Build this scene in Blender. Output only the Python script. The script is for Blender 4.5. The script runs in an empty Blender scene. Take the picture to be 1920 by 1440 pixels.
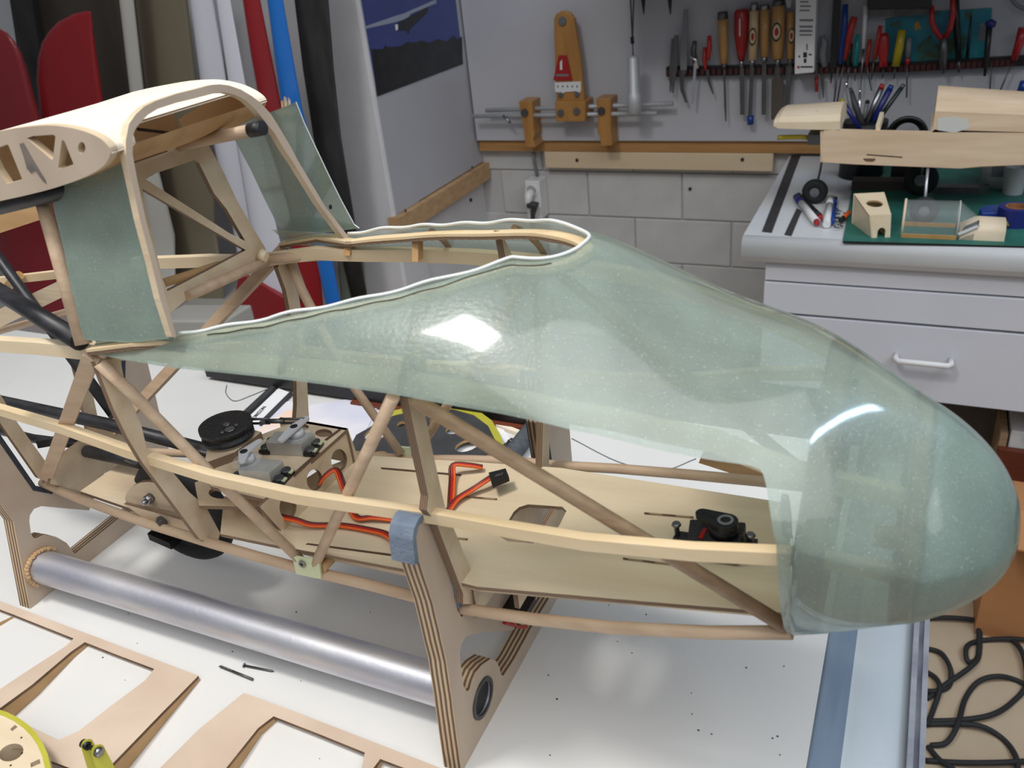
import bpy, bmesh, math, random
import numpy as np
from mathutils import Vector, Matrix
from mathutils.geometry import tessellate_polygon
random.seed(7)
SC = bpy.context.scene
COL = SC.collection

# ------------------------------------------------------------------ camera
# table top is z = 0, x runs along the glider (nose +x), y away from the viewer
FPX = 1589.6
YAW, PITCH, ROLL = (math.radians(a) for a in (-27.26, 28.43, -6.37))
CAM = np.array([0.0, 0.0, 0.42])
FW = np.array([math.sin(YAW)*math.cos(PITCH), math.cos(YAW)*math.cos(PITCH), -math.sin(PITCH)])
_r0 = np.array([math.cos(YAW), -math.sin(YAW), 0.0]); _u0 = np.cross(_r0, FW)
RT = math.cos(ROLL)*_r0 + math.sin(ROLL)*_u0
UP = -math.sin(ROLL)*_r0 + math.cos(ROLL)*_u0
cam = bpy.data.cameras.new('camera')
cam.sensor_width = 36.0; cam.lens = 36.0*FPX/1920.0; cam.clip_start = 0.02
cam.dof.use_dof = True; cam.dof.focus_distance = 0.62; cam.dof.aperture_fstop = 16
camo = bpy.data.objects.new('camera', cam); COL.objects.link(camo)
camo.matrix_world = Matrix(((RT[0], UP[0], -FW[0], CAM[0]), (RT[1], UP[1], -FW[1], CAM[1]), (RT[2], UP[2], -FW[2], CAM[2]), (0, 0, 0, 1)))
SC.camera = camo

# ------------------------------------------------------------------ world, lamps, exposure
W = bpy.data.worlds.new('workshop_air'); SC.world = W; W.use_nodes = True
W.node_tree.nodes['Background'].inputs[0].default_value = (0.80, 0.88, 1.0, 1)
W.node_tree.nodes['Background'].inputs[1].default_value = 0.17
def area(name, loc, target, sx, sy, power, colr, spread=180):
    l = bpy.data.lights.new(name, 'AREA'); l.shape = 'RECTANGLE'; l.size = sx; l.size_y = sy
    l.energy = power; l.color = colr; l.spread = math.radians(spread)
    o = bpy.data.objects.new(name, l); COL.objects.link(o); o.location = loc
    d = Vector(target)-Vector(loc); o.rotation_euler = d.to_track_quat('-Z', 'Y').to_euler()
    return o
area('ceiling_lamp', (-0.66, 0.02, 1.60), (-0.45, 0.35, 0.0), 0.32, 0.24, 7.6, (1.0, 0.97, 0.925), 130)
wlamp = area('window_light', (1.30, 0.98, 1.60), (1.30, 0.98, 0.0), 0.07, 1.0, 9.5, (0.55, 0.76, 1.0))
wlamp.rotation_euler = (0, 0, math.radians(-24))
area('soft_bounce_fill', (0.55, -0.35, 1.75), (0.0, 0.30, 0.0), 2.8, 2.0, 19.0, (0.97, 0.98, 1.0), 110)  # added soft fill for ceiling bounce, lifts the table under the nose
SC.view_settings.view_transform = 'Standard'; SC.view_settings.look = 'None'
SC.view_settings.exposure = 0.08; SC.view_settings.gamma = 1.0
SC.view_settings.use_curve_mapping = False

# ------------------------------------------------------------------ pixel rays -> points on known planes of the room
def ray(px, py): return FW + (px-960.0)/FPX*RT - (py-720.0)/FPX*UP
def Xp(px, py, x): d = ray(px, py); return CAM + d*((x-CAM[0])/d[0])
def Yp(px, py, y): d = ray(px, py); return CAM + d*((y-CAM[1])/d[1])
def Zp(px, py, z): d = ray(px, py); return CAM + d*((z-CAM[2])/d[2])
def PL(px, py, p, n):
    d = ray(px, py); n = np.array(n, float); return CAM + d*(((np.array(p)-CAM) @ n)/(d @ n))
def mm(p, npx): return npx*((np.array(p)-CAM) @ FW)/FPX      # pixels -> metres at point p
YC = 0.344
def mir(p): return np.array([p[0], 2*YC-p[1], p[2]])

# ------------------------------------------------------------------ materials
def S(r, g, b): return tuple((c/255/12.92 if c/255 <= 0.04045 else ((c/255+0.055)/1.055)**2.4) for c in (r, g, b)) + (1.0,)
MATS = {}
def mat(name, c1, c2=None, rough=0.5, metal=0.0, scale=(20, 20, 20), detail=4, lo=0.3, hi=0.7, bump=0.0, bscale=None, coat=0.0, trans=0.0, alpha=1.0, spec=0.5, emit=None):
    m = bpy.data.materials.new(name); m.use_nodes = True; nt = m.node_tree; N = nt.nodes; L = nt.links
    b = N['Principled BSDF']
    b.inputs['Base Color'].default_value = c1; b.inputs['Roughness'].default_value = rough; b.inputs['Metallic'].default_value = metal
    b.inputs['Coat Weight'].default_value = coat; b.inputs['Coat Roughness'].default_value = 0.08
    b.inputs['Transmission Weight'].default_value = trans; b.inputs['Alpha'].default_value = alpha
    b.inputs['Specular IOR Level'].default_value = spec
    tc = N.new('ShaderNodeTexCoord')
    if c2 is not None:
        mp = N.new('ShaderNodeMapping'); mp.inputs['Scale'].default_value = scale; L.new(tc.outputs['Object'], mp.inputs['Vector'])
        nz = N.new('ShaderNodeTexNoise'); nz.inputs['Scale'].default_value = 1.0; nz.inputs['Detail'].default_value = detail; L.new(mp.outputs[0], nz.inputs['Vector'])
        rp = N.new('ShaderNodeValToRGB'); rp.color_ramp.elements[0].position = lo; rp.color_ramp.elements[1].position = hi
        rp.color_ramp.elements[0].color = c1; rp.color_ramp.elements[1].color = c2
        L.new(nz.outputs['Fac'], rp.inputs[0]); L.new(rp.outputs[0], b.inputs['Base Color'])
    if bump > 0:
        mp2 = N.new('ShaderNodeMapping'); mp2.inputs['Scale'].default_value = bscale or scale; L.new(tc.outputs['Object'], mp2.inputs['Vector'])
        nb = N.new('ShaderNodeTexNoise'); nb.inputs['Scale'].default_value = 1.0; nb.inputs['Detail'].default_value = 3; L.new(mp2.outputs[0], nb.inputs['Vector'])
        bp = N.new('ShaderNodeBump'); bp.inputs['Strength'].default_value = bump; bp.inputs['Distance'].default_value = 0.002
        L.new(nb.outputs['Fac'], bp.inputs['Height']); L.new(bp.outputs[0], b.inputs['Normal'])
    MATS[name] = m
    return m
def plyedge(name, axis, period, dark, light):
    m = bpy.data.materials.new(name); m.use_nodes = True; nt = m.node_tree; N = nt.nodes; L = nt.links
    b = N['Principled BSDF']; b.inputs['Roughness'].default_value = 0.7
    tc = N.new('ShaderNodeTexCoord'); sp = N.new('ShaderNodeSeparateXYZ'); L.new(tc.outputs['Object'], sp.inputs[0])
    nz = N.new('ShaderNodeTexNoise'); nz.inputs['Scale'].default_value = 60; L.new(tc.outputs['Object'], nz.inputs['Vector'])
    a = N.new('ShaderNodeMath'); a.operation = 'MULTIPLY_ADD'; a.inputs[1].default_value = 1.0/period; L.new(sp.outputs[axis], a.inputs[0])
    a2 = N.new('ShaderNodeMath'); a2.operation = 'MULTIPLY'; a2.inputs[1].default_value = 0.25; L.new(nz.outputs['Fac'], a2.inputs[0]); L.new(a2.outputs[0], a.inputs[2])
    f = N.new('ShaderNodeMath'); f.operation = 'FRACT'; L.new(a.outputs[0], f.inputs[0])
    rp = N.new('ShaderNodeValToRGB'); e = rp.color_ramp.elements
    e[0].position = 0.0; e[0].color = light; e[1].position = 0.42; e[1].color = light
    x = e.new(0.52); x.color = dark; x = e.new(0.92); x.color = dark; x = e.new(1.0); x.color = light
    L.new(f.outputs[0], rp.inputs[0]); L.new(rp.outputs[0], b.inputs['Base Color'])
    return m
ply = mat('birch_ply_face', S(198, 176, 146), S(216, 198, 170), 0.62, scale=(6, 60, 60), bump=0.15, bscale=(30, 300, 300))
ply_tray = mat('birch_ply_tray', S(206, 186, 154), S(224, 207, 178), 0.6, scale=(5, 45, 45), detail=6, bump=0.12, bscale=(200, 400, 400))
ply_grey = mat('beech_ply_face', S(188, 168, 148), S(202, 184, 164), 0.65, scale=(30, 30, 12), bump=0.1)
ply_laser = mat('laser_ply_sheet', S(192, 170, 150), S(212, 192, 172), 0.7, scale=(14, 14, 14), bump=0.1)
edge_x = plyedge('ply_edge_x', 0, 0.0030, S(104, 80, 62), S(196, 172, 140))
edge_xf = plyedge('ply_edge_x_fine', 0, 0.0011, S(84, 62, 48), S(150, 122, 96))
edge_z = plyedge('ply_edge_z', 2, 0.0010, S(92, 70, 54), S(150, 124, 98))
edge_burn = mat('laser_burnt_edge', S(92, 66, 46), S(128, 98, 70), 0.8, scale=(80, 80, 80))
beech = mat('beech_dowel', S(182, 154, 126), S(204, 178, 150), 0.55, scale=(25, 120, 120), bump=0.15, bscale=(80, 400, 400))
beech_dk = mat('dark_beech_dowel', S(140, 114, 88), S(172, 144, 114), 0.55, scale=(25, 150, 150), bump=0.2, bscale=(80, 400, 400))
noseblk = mat('blue_grey_nose_filling', S(122, 142, 144), S(134, 152, 152), 0.7, scale=(30, 30, 30))
pine = mat('pine_strip', S(214, 188, 146), S(230, 208, 172), 0.55, scale=(8, 90, 90))
pine_lt = mat('pale_pine_strip', S(222, 200, 164), S(236, 218, 186), 0.55, scale=(8, 90, 90))
obech = mat('pale_obechi_sheet', S(240, 224, 202), S(247, 234, 214), 0.6, scale=(120, 10, 120))
ochre_ply = mat('tan_ply', S(176, 138, 92), S(196, 158, 112), 0.65, scale=(10, 60, 60))
balsa = mat('balsa_wood', S(206, 178, 146), S(226, 202, 172), 0.65, scale=(6, 30, 60), bump=0.1)
balsa_lt = mat('pale_balsa', S(220, 200, 168), S(234, 218, 190), 0.6, scale=(10, 20, 30))
filler = mat('white_filler', S(206, 206, 200), None, 0.8)
carbon = mat('carbon_rod', S(26, 26, 28), S(50, 50, 54), 0.45, scale=(60, 200, 200))
black = mat('black_plastic', S(22, 22, 24), None, 0.4)
black_rough = mat('rough_black_plastic', S(20, 20, 21), S(46, 45, 45), 0.5, scale=(500, 500, 500), bump=0.4, bscale=(500, 500, 500))
blackpaint = mat('black_peeling_paint', S(24, 24, 25), S(64, 62, 60), 0.55, scale=(22, 22, 6), detail=8, bump=0.5, bscale=(30, 30, 10))
smudge = mat('graphite_smudge', S(104, 98, 96), S(140, 128, 116), 0.6, scale=(90, 90, 90))
rubber = mat('black_rubber', S(30, 31, 33), None, 0.75)
rubber_g = mat('grey_foam_rubber', S(66, 70, 76), S(86, 90, 96), 0.9, scale=(200, 200, 200), bump=0.3, bscale=(400, 400, 400))
foam = mat('blue_grey_foam_pad', S(104, 116, 132), S(122, 134, 148), 0.95, scale=(120, 120, 120), bump=0.35, bscale=(700, 700, 700))
foam_dk = mat('dark_grey_foam_pad', S(52, 56, 66), S(70, 74, 82), 0.95, scale=(120, 120, 120), bump=0.3, bscale=(700, 700, 700))
alu = mat('worn_aluminium', S(198, 199, 210), S(226, 227, 232), 0.46, 0.85, scale=(12, 60, 60), detail=8, lo=0.35, hi=0.65, bump=0.05, bscale=(300, 300, 300))
satin = mat('satin_silver', S(176, 180, 184), S(190, 193, 196), 0.5, 0.35, scale=(30, 30, 10))
steel = mat('steel', S(150, 152, 156), None, 0.3, 1.0)
steel_d = mat('dark_steel', S(84, 84, 86), S(112, 112, 112), 0.45, 0.8, scale=(40, 40, 10))
chrome = mat('bright_chrome', S(225, 225, 228), None, 0.12, 1.0)
servo_al = mat('servo_aluminium_case', S(176, 175, 172), S(196, 195, 190), 0.42, 0.45, scale=(90, 90, 90))
white_tbl = mat('white_laminate', S(214, 213, 210), S(220, 219, 216), 0.35, scale=(9, 9, 9))
white_tbl2 = mat('white_worktop', S(208, 212, 216), S(218, 221, 223), 0.4, scale=(8, 8, 8))
drawer_w = mat('white_drawer_front', S(204, 206, 214), S(210, 212, 219), 0.45, scale=(6, 6, 6))
wall_w = mat('white_wall_paint', S(206, 205, 208), S(214, 213, 215), 0.85, scale=(12, 12, 12), bump=0.3, bscale=(60, 60, 60))
block_w = mat('painted_block', S(184, 184, 184), S(196, 196, 195), 0.8, scale=(14, 14, 14), bump=0.5, bscale=(40, 40, 40))
mortar = mat('painted_mortar', S(184, 184, 184), None, 0.85, bump=0.4, bscale=(60, 60, 60))
panel_w = mat('white_panel', S(178, 179, 186), S(184, 185, 191), 0.55, scale=(5, 5, 5))
batten = mat('pine_batten', S(176, 140, 100), S(196, 162, 122), 0.6, scale=(8, 40, 80))
batten2 = mat('brown_batten', S(160, 116, 66), S(180, 136, 84), 0.6, scale=(6, 40, 90))
beige = mat('beige_board', S(204, 184, 152), S(212, 194, 164), 0.6, scale=(6, 30, 30))
floor_m = mat('concrete_floor', S(166, 148, 124), S(186, 168, 144), 0.7, scale=(5, 5, 5), bump=0.2)
red_w = mat('red_film', S(138, 20, 28), S(152, 24, 32), 0.42, scale=(6, 6, 3), coat=0.2)
red_d = mat('dark_red_film', S(128, 28, 36), S(142, 36, 44), 0.42, scale=(6, 6, 3), coat=0.2)
blue_w = mat('blue_film', S(20, 104, 190), S(28, 116, 204), 0.35, scale=(6, 6, 3), coat=0.3)
white_w = mat('white_film', S(216, 216, 226), S(222, 222, 230), 0.35, scale=(5, 5, 3), coat=0.2)
grey_w = mat('grey_white_film', S(176, 174, 166), S(190, 188, 180), 0.4, scale=(5, 5, 3))
khaki = mat('khaki_bare_foam', S(116, 107, 88), S(130, 121, 100), 0.7, scale=(5, 5, 2))
taupe = mat('dark_taupe_board', S(66, 58, 52), S(84, 76, 68), 0.7, scale=(10, 10, 2))
greygreen = mat('grey_green_film', S(128, 132, 118), S(140, 144, 130), 0.5, scale=(6, 6, 3))
orange = mat('orange_wire', S(224, 96, 28), None, 0.45)
redwire = mat('red_wire', S(176, 30, 26), None, 0.45)
brown = mat('brown_wire', S(84, 40, 28), None, 0.45)
yellow = mat('yellow_resin', S(172, 166, 52), S(186, 180, 68), 0.4, scale=(30, 30, 30))
gusset_m = mat('pale_green_fibre_plate', S(196, 204, 164), S(206, 212, 174), 0.4, scale=(60, 60, 60))
clearpl = mat('clear_plastic_film', (0.72, 0.76, 0.76, 1), None, 0.06, alpha=0.15)
silver_w = mat('translucent_white_nylon', S(196, 196, 198), None, 0.35)
tanh = mat('varnished_tool_wood', S(176, 132, 74), S(192, 148, 90), 0.35, scale=(60, 60, 8), coat=0.2)
creamh = mat('cream_tool_wood', S(206, 178, 134), S(216, 190, 150), 0.4, scale=(60, 60, 8))
jigwood = mat('orange_brown_hardwood', S(160, 112, 56), S(178, 130, 70), 0.45, scale=(50, 50, 8), coat=0.1)
redpl = mat('red_plastic', S(160, 26, 30), None, 0.35, coat=0.2)
redmat = mat('coral_red_plastic', S(176, 50, 44), None, 0.4)
yelpl = mat('yellow_plastic', S(176, 156, 28), None, 0.3)
bluepl = mat('blue_plastic', S(26, 60, 132), None, 0.3)
navy = mat('navy_plastic', S(30, 38, 110), None, 0.35)
tealpl = mat('teal_plastic', S(20, 132, 132), None, 0.3)
whitepl = mat('white_plastic', S(222, 222, 222), None, 0.35)
greypl = mat('grey_plastic', S(120, 122, 126), None, 0.4)
darkgreen = mat('dark_green_plastic', S(30, 46, 40), None, 0.4)
rackm = mat('dark_red_rack_clip', S(62, 16, 20), None, 0.5)
matgreen = mat('green_cutting_mat', S(28, 92, 82), S(46, 112, 100), 0.6, scale=(14, 14, 14), detail=6)
cardboard = mat('cardboard', S(168, 116, 72), S(180, 128, 84), 0.8, scale=(6, 6, 12))
reddbrown = mat('red_brown_wood', S(96, 44, 28), S(112, 56, 36), 0.5, scale=(6, 40, 40))
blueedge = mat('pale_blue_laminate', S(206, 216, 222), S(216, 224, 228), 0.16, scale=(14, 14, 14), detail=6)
slate = mat('slate_blue_shoulder', S(122, 138, 158), S(136, 152, 170), 0.2, scale=(14, 14, 14))
paper = mat('white_paper', S(232, 232, 232), None, 0.7)
peach = mat('peach_print', S(244, 206, 176), S(240, 232, 228), 0.6, scale=(14, 14, 14), lo=0.35, hi=0.65)
lilac = mat('lilac_print', S(206, 208, 226), S(244, 238, 236), 0.5, scale=(9, 9, 9), lo=0.35, hi=0.65)
darkgrey = mat('dark_grey_board', S(52, 52, 54), S(64, 64, 66), 0.6, scale=(60, 60, 60))
ink = mat('grey_print', S(120, 122, 126), None, 0.6)
inkb = mat('black_print', S(24, 24, 26), None, 0.6)
sky_p = mat('poster_blue_sky', S(52, 62, 120), S(64, 76, 136), 0.35, scale=(4, 4, 4))
tree_p = mat('poster_dark_wood', S(24, 26, 30), S(40, 42, 46), 0.35, scale=(30, 30, 30), detail=8)
pale_p = mat('poster_pale_grey', S(150, 156, 176), None, 0.35)
pond_p = mat('turquoise_print', S(14, 104, 128), S(36, 142, 156), 0.4, scale=(26, 26, 26), detail=6)
weed_p = mat('green_brown_print', S(60, 70, 46), S(24, 110, 110), 0.4, scale=(60, 60, 60), detail=6, lo=0.4, hi=0.6)
gold_p = mat('gold_print', S(180, 140, 50), None, 0.4)
tapebr = mat('brown_tape_face', S(150, 100, 60), None, 0.6)

def fibre_mat(name, base, tcol, tfac, clear, rough=0.3):
    m = bpy.data.materials.new(name); m.use_nodes = True; nt = m.node_tree; N = nt.nodes; L = nt.links
    b = N['Principled BSDF']; out = N['Material Output']
    tc = N.new('ShaderNodeTexCoord')
    nz = N.new('ShaderNodeTexNoise'); nz.inputs['Scale'].default_value = 26; nz.inputs['Detail'].default_value = 5; L.new(tc.outputs['Object'], nz.inputs['Vector'])
    rp = N.new('ShaderNodeValToRGB'); rp.color_ramp.elements[0].position = 0.35; rp.color_ramp.elements[1].position = 0.68
    rp.color_ramp.elements[0].color = base; rp.color_ramp.elements[1].color = tuple(min(1, c*1.38) for c in base[:3])+(1,)
    L.new(nz.outputs['Fac'], rp.inputs[0])
    # fine glass strands: pale flecks
    vo = N.new('ShaderNodeTexNoise'); vo.inputs['Scale'].default_value = 1000; vo.inputs['Detail'].default_value = 2; L.new(tc.outputs['Object'], vo.inputs['Vector'])
    r2 = N.new('ShaderNodeValToRGB'); r2.color_ramp.elements[0].position = 0.62; r2.color_ramp.elements[1].position = 0.76
    r2.color_ramp.elements[0].color = (0, 0, 0, 1); r2.color_ramp.elements[1].color = (0.6, 0.6, 0.6, 1); L.new(vo.outputs['Fac'], r2.inputs[0])
    mx = N.new('ShaderNodeMixRGB'); L.new(r2.outputs[0], mx.inputs[0]); L.new(rp.outputs[0], mx.inputs[1]); mx.inputs[2].default_value = (0.86, 0.90, 0.86, 1)
    L.new(mx.outputs[0], b.inputs['Base Color'])
    b.inputs['Roughness'].default_value = rough; b.inputs['Coat Weight'].default_value = 1.0; b.inputs['Coat IOR'].default_value = 1.75; b.inputs['Coat Roughness'].default_value = 0.07
    # twill weave relief
    mp = N.new('ShaderNodeMapping'); mp.inputs['Scale'].default_value = (330, 500, 500); mp.inputs['Rotation'].default_value = (0, 0.6, 0); L.new(tc.outputs['Object'], mp.inputs['Vector'])
    w2 = N.new('ShaderNodeTexNoise'); w2.inputs['Scale'].default_value = 1; w2.inputs['Detail'].default_value = 2; L.new(mp.outputs[0], w2.inputs['Vector'])
    w3 = N.new('ShaderNodeTexNoise'); w3.inputs['Scale'].default_value = 35; w3.inputs['Detail'].default_value = 3; L.new(tc.outputs['Object'], w3.inputs['Vector'])
    ad = N.new('ShaderNodeMath'); ad.operation = 'MULTIPLY_ADD'; ad.inputs[1].default_value = 0.45; L.new(w3.outputs['Fac'], ad.inputs[0]); L.new(w2.outputs['Fac'], ad.inputs[2])
    bp = N.new('ShaderNodeBump'); bp.inputs['Strength'].default_value = 0.13; bp.inputs['Distance'].default_value = 0.0012
    L.new(ad.outputs[0], bp.inputs['Height']); L.new(bp.outputs[0], b.inputs['Normal'])
    bp2 = N.new('ShaderNodeBump'); bp2.inputs['Strength'].default_value = 0.006; bp2.inputs['Distance'].default_value = 0.001
    L.new(ad.outputs[0], bp2.inputs['Height']); L.new(bp2.outputs[0], b.inputs['Coat Normal'])
    tr = N.new('ShaderNodeBsdfTranslucent'); tr.inputs['Color'].default_value = tcol
    tp = N.new('ShaderNodeBsdfTransparent'); tp.inputs['Color'].default_value = (0.80, 0.88, 0.82, 1)
    m1 = N.new('ShaderNodeMixShader'); m1.inputs[0].default_value = tfac; L.new(b.outputs[0], m1.inputs[1]); L.new(tr.outputs[0], m1.inputs[2])
    m2 = N.new('ShaderNodeMixShader'); m2.inputs[0].default_value = clear; L.new(m1.outputs[0], m2.inputs[1]); L.new(tp.outputs[0], m2.inputs[2])
    L.new(m2.outputs[0], out.inputs['Surface'])
    return m
fibre = fibre_mat('green_glass_fibre', S(142, 158, 148), (0.58, 0.66, 0.58, 1), 0.25, 0.27)
fibre_edge = mat('white_frayed_fibre', S(222, 226, 222), None, 0.6)

# ------------------------------------------------------------------ mesh helpers
class G:
    """collects shapes, becomes one mesh object"""
    def __init__(s): s.v = []; s.f = []; s.m = []; s.sm = []
    def add(s, vs, fs, mi=0, smooth=False):
        o = len(s.v); s.v += [tuple(map(float, p)) for p in vs]
        for i, f in enumerate(fs):
            s.f.append([o+k for k in f]); s.m.append(mi[i] if isinstance(mi, (list, tuple)) else mi)
            s.sm.append(smooth[i] if isinstance(smooth, (list, tuple)) else smooth)
        return s
    def box(s, lo, hi, mi=0):
        x0, y0, z0 = lo; x1, y1, z1 = hi
        vs = [(x0, y0, z0), (x1, y0, z0), (x1, y1, z0), (x0, y1, z0), (x0, y0, z1), (x1, y0, z1), (x1, y1, z1), (x0, y1, z1)]
        return s.add(vs, [(0, 3, 2, 1), (4, 5, 6, 7), (0, 1, 5, 4), (1, 2, 6, 5), (2, 3, 7, 6), (3, 0, 4, 7)], mi)
    def obox(s, c, ax, ay, az, mi=0):
        c, ax, ay, az = (np.array(q, float) for q in (c, ax, ay, az))
        vs = [c+i*ax+j*ay+k*az for k in (-1, 1) for (i, j) in ((-1, -1), (1, -1), (1, 1), (-1, 1))]
        return s.add(vs, [(0, 3, 2, 1), (4, 5, 6, 7), (0, 1, 5, 4), (1, 2, 6, 5), (2, 3, 7, 6), (3, 0, 4, 7)], mi)
    def tube(s, path, r, n=10, mi=0, caps=True, closed=False, flat=1.0):
        P = [np.array(p, float) for p in path]; k = len(P)
        R = r if isinstance(r, (list, tuple)) else [r]*k
        prev = None; vs = []
        for i in range(k):
            if closed: t = P[(i+1) % k]-P[i-1]
            else: t = P[min(i+1, k-1)]-P[max(i-1, 0)]
            t = t/(np.linalg.norm(t)+1e-12)
            if prev is None:
                a = np.array([0, 0, 1.0]) if abs(t[2]) < 0.9 else np.array([1.0, 0, 0])
            else: a = prev
            b = a-t*(a @ t); b /= np.linalg.norm(b)+1e-12; prev = b; c = np.cross(t, b)
            for j in range(n):
                an = 2*math.pi*(j+0.5)/n; vs.append(P[i]+R[i]*(math.cos(an)*b*flat+math.sin(an)*c))
        fs = []
        for i in range(k if closed else k-1):
            for j in range(n):
                a0 = i*n+j; a1 = i*n+(j+1) % n; b0 = ((i+1) % k)*n+j; b1 = ((i+1) % k)*n+(j+1) % n
                fs.append((a0, a1, b1, b0))
        sm = [n > 4]*len(fs)
        if caps and not closed: fs += [tuple(range(n-1, -1, -1)), tuple((k-1)*n+j for j in range(n))]; sm += [False, False]
        return s.add(vs, fs, mi, sm)
    def bar(s, path, w, h, up=(0, 0, 1), mi=0):
        P = [np.array(p, float) for p in path]; k = len(P); vs = []; up = np.array(up, float)
        for i in range(k):
            t = P[min(i+1, k-1)]-P[max(i-1, 0)]; t /= np.linalg.norm(t)
            sd = np.cross(t, up); sd /= np.linalg.norm(sd); u = np.cross(sd, t)
            for (a, b) in ((-1, -1), (1, -1), (1, 1), (-1, 1)): vs.append(P[i]+a*sd*w/2+b*u*h/2)
        fs = []
        for i in range(k-1):
            for j in range(4): fs.append((i*4+j, i*4+(j+1) % 4, (i+1)*4+(j+1) % 4, (i+1)*4+j))
        fs += [(3, 2, 1, 0), tuple((k-1)*4+j for j in range(4))]
        return s.add(vs, fs, mi)
    def plate(s, outer, thick, holes=(), mface=0, medge=1):
        """flat polygon in 3d, pushed along the vector thick"""
        loops = [[Vector(map(float, p)) for p in outer]]+[[Vector(map(float, p)) for p in h] for h in holes]
        tris = tessellate_polygon(loops)
        flat = [p for l in loops for p in l]; n = len(flat); th = Vector(map(float, thick))
        nrm = Vector((0, 0, 0))
        for t in tris: nrm += (flat[t[1]]-flat[t[0]]).cross(flat[t[2]]-flat[t[0]])
        vs = [tuple(p) for p in flat]+[tuple(p+th) for p in flat]
        fs = []; mi = []
        for t in tris:
            nn = (flat[t[1]]-flat[t[0]]).cross(flat[t[2]]-flat[t[0]])
            a = t if nn.dot(th) < 0 else t[::-1]
            fs.append(tuple(a)); fs.append(tuple(n+i for i in a[::-1])); mi += [mface, mface]
        o = 0
        for l in loops:
            k = len(l)
            for j in range(k):
                fs.append((o+j, o+(j+1) % k, n+o+(j+1) % k, n+o+j)); mi.append(medge)
            o += k
        return s.add(vs, fs, mi)
    def disc(s, c, nrm, r, mi=0, n=16, th=0.0004, r2=None, u=None):
        c = np.array(c, float); nrm = np.array(nrm, float); nrm /= np.linalg.norm(nrm)
        a = np.array(u, float) if u is not None else (np.array([0, 0, 1.0]) if abs(nrm[2]) < 0.9 else np.array([1.0, 0, 0]))
        b = a-nrm*(a @ nrm); b /= np.linalg.norm(b); d = np.cross(nrm, b); r2 = r2 or r
        lo = [c+r*math.cos(2*math.pi*i/n)*b+r2*math.sin(2*math.pi*i/n)*d for i in range(n)]
        return s.add(lo+[p+nrm*th for p in lo], [tuple(range(n-1, -1, -1)), tuple(range(n, 2*n))]+[(i, (i+1) % n, n+(i+1) % n, n+i) for i in range(n)], mi)
    def ring(s, c, nrm, ri, ro, h, mi=0, n=24, mi_in=None):
        c = np.array(c, float); nrm = np.array(nrm, float); nrm /= np.linalg.norm(nrm)
        a = np.array([0, 0, 1.0]) if abs(nrm[2]) < 0.9 else np.array([1.0, 0, 0])
        b = a-nrm*(a @ nrm); b /= np.linalg.norm(b); d = np.cross(nrm, b); vs = []
        for i in range(n):
            e = math.cos(2*math.pi*i/n)*b+math.sin(2*math.pi*i/n)*d
            vs += [c+ri*e, c+ro*e, c+ro*e+nrm*h, c+ri*e+nrm*h]
        fs = []; ms = []
        for i in range(n):
            k = ((i+1) % n)*4; o = i*4
            for j in range(4): fs.append((o+j, k+j, k+(j+1) % 4, o+(j+1) % 4)); ms.append(mi if j != 3 or mi_in is None else mi_in)
        return s.add(vs, fs, ms)
def circ(c, a, b, n=20):
    c, a, b = (np.array(q, float) for q in (c, a, b))
    return [c+math.cos(2*math.pi*i/n)*a+math.sin(2*math.pi*i/n)*b for i in range(n)]

ORIG = {}
def tag(o, label=None, cat=None, group=None, kind=None):
    if label: o['label'] = label
    if cat: o['category'] = cat
    if group: o['group'] = group
    if kind: o['kind'] = kind
    return o
def thing(name, label, cat, loc=(0, 0, 0), group=None):
    o = bpy.data.objects.new(name, None); COL.objects.link(o); o.empty_display_size = 0.02
    o.location = Vector(map(float, loc)); ORIG[o.name] = np.array(loc, float)
    return tag(o, label, cat, group)
def part(name, g, mats, parent=None, label=None, org=None, bevel=0.0):
    """g in world coordinates; becomes a child of parent, or a top-level mesh at org"""
    o0 = ORIG[parent.name] if parent is not None else (np.array(org, float) if org is not None else np.mean(np.array(g.v), axis=0)*np.array([1, 1, 0])+np.array([0, 0, min(p[2] for p in g.v)]))
    me = bpy.data.meshes.new(name)
    me.from_pydata([tuple(np.array(p)-o0) for p in g.v], [], g.f)
    ms = mats if isinstance(mats, (list, tuple)) else [mats]
    for m in ms: me.materials.append(m)
    if len(ms) < 2: g.m = [0]*len(g.m)
    me.polygons.foreach_set('material_index', g.m); me.polygons.foreach_set('use_smooth', g.sm)
    bm = bmesh.new(); bm.from_mesh(me); bmesh.ops.recalc_face_normals(bm, faces=bm.faces); bm.to_mesh(me); bm.free()
    me.update()
    o = bpy.data.objects.new(name, me); COL.objects.link(o)
    if parent is not None: o.parent = parent
    else: o.location = Vector(o0)
    ORIG[o.name] = o0
    if label: o['label'] = label
    if bevel > 0:
        b = o.modifiers.new('bevel', 'BEVEL'); b.width = bevel; b.segments = 2; b.limit_method = 'ANGLE'
    return o
def single(name, g, mats, label, cat, group=None, bevel=0.0):
    return tag(part(name, g, mats, bevel=bevel), label, cat, group)
def struct(name, g, mats, bevel=0.0):
    return tag(part(name, g, mats, bevel=bevel), kind='structure')

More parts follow.
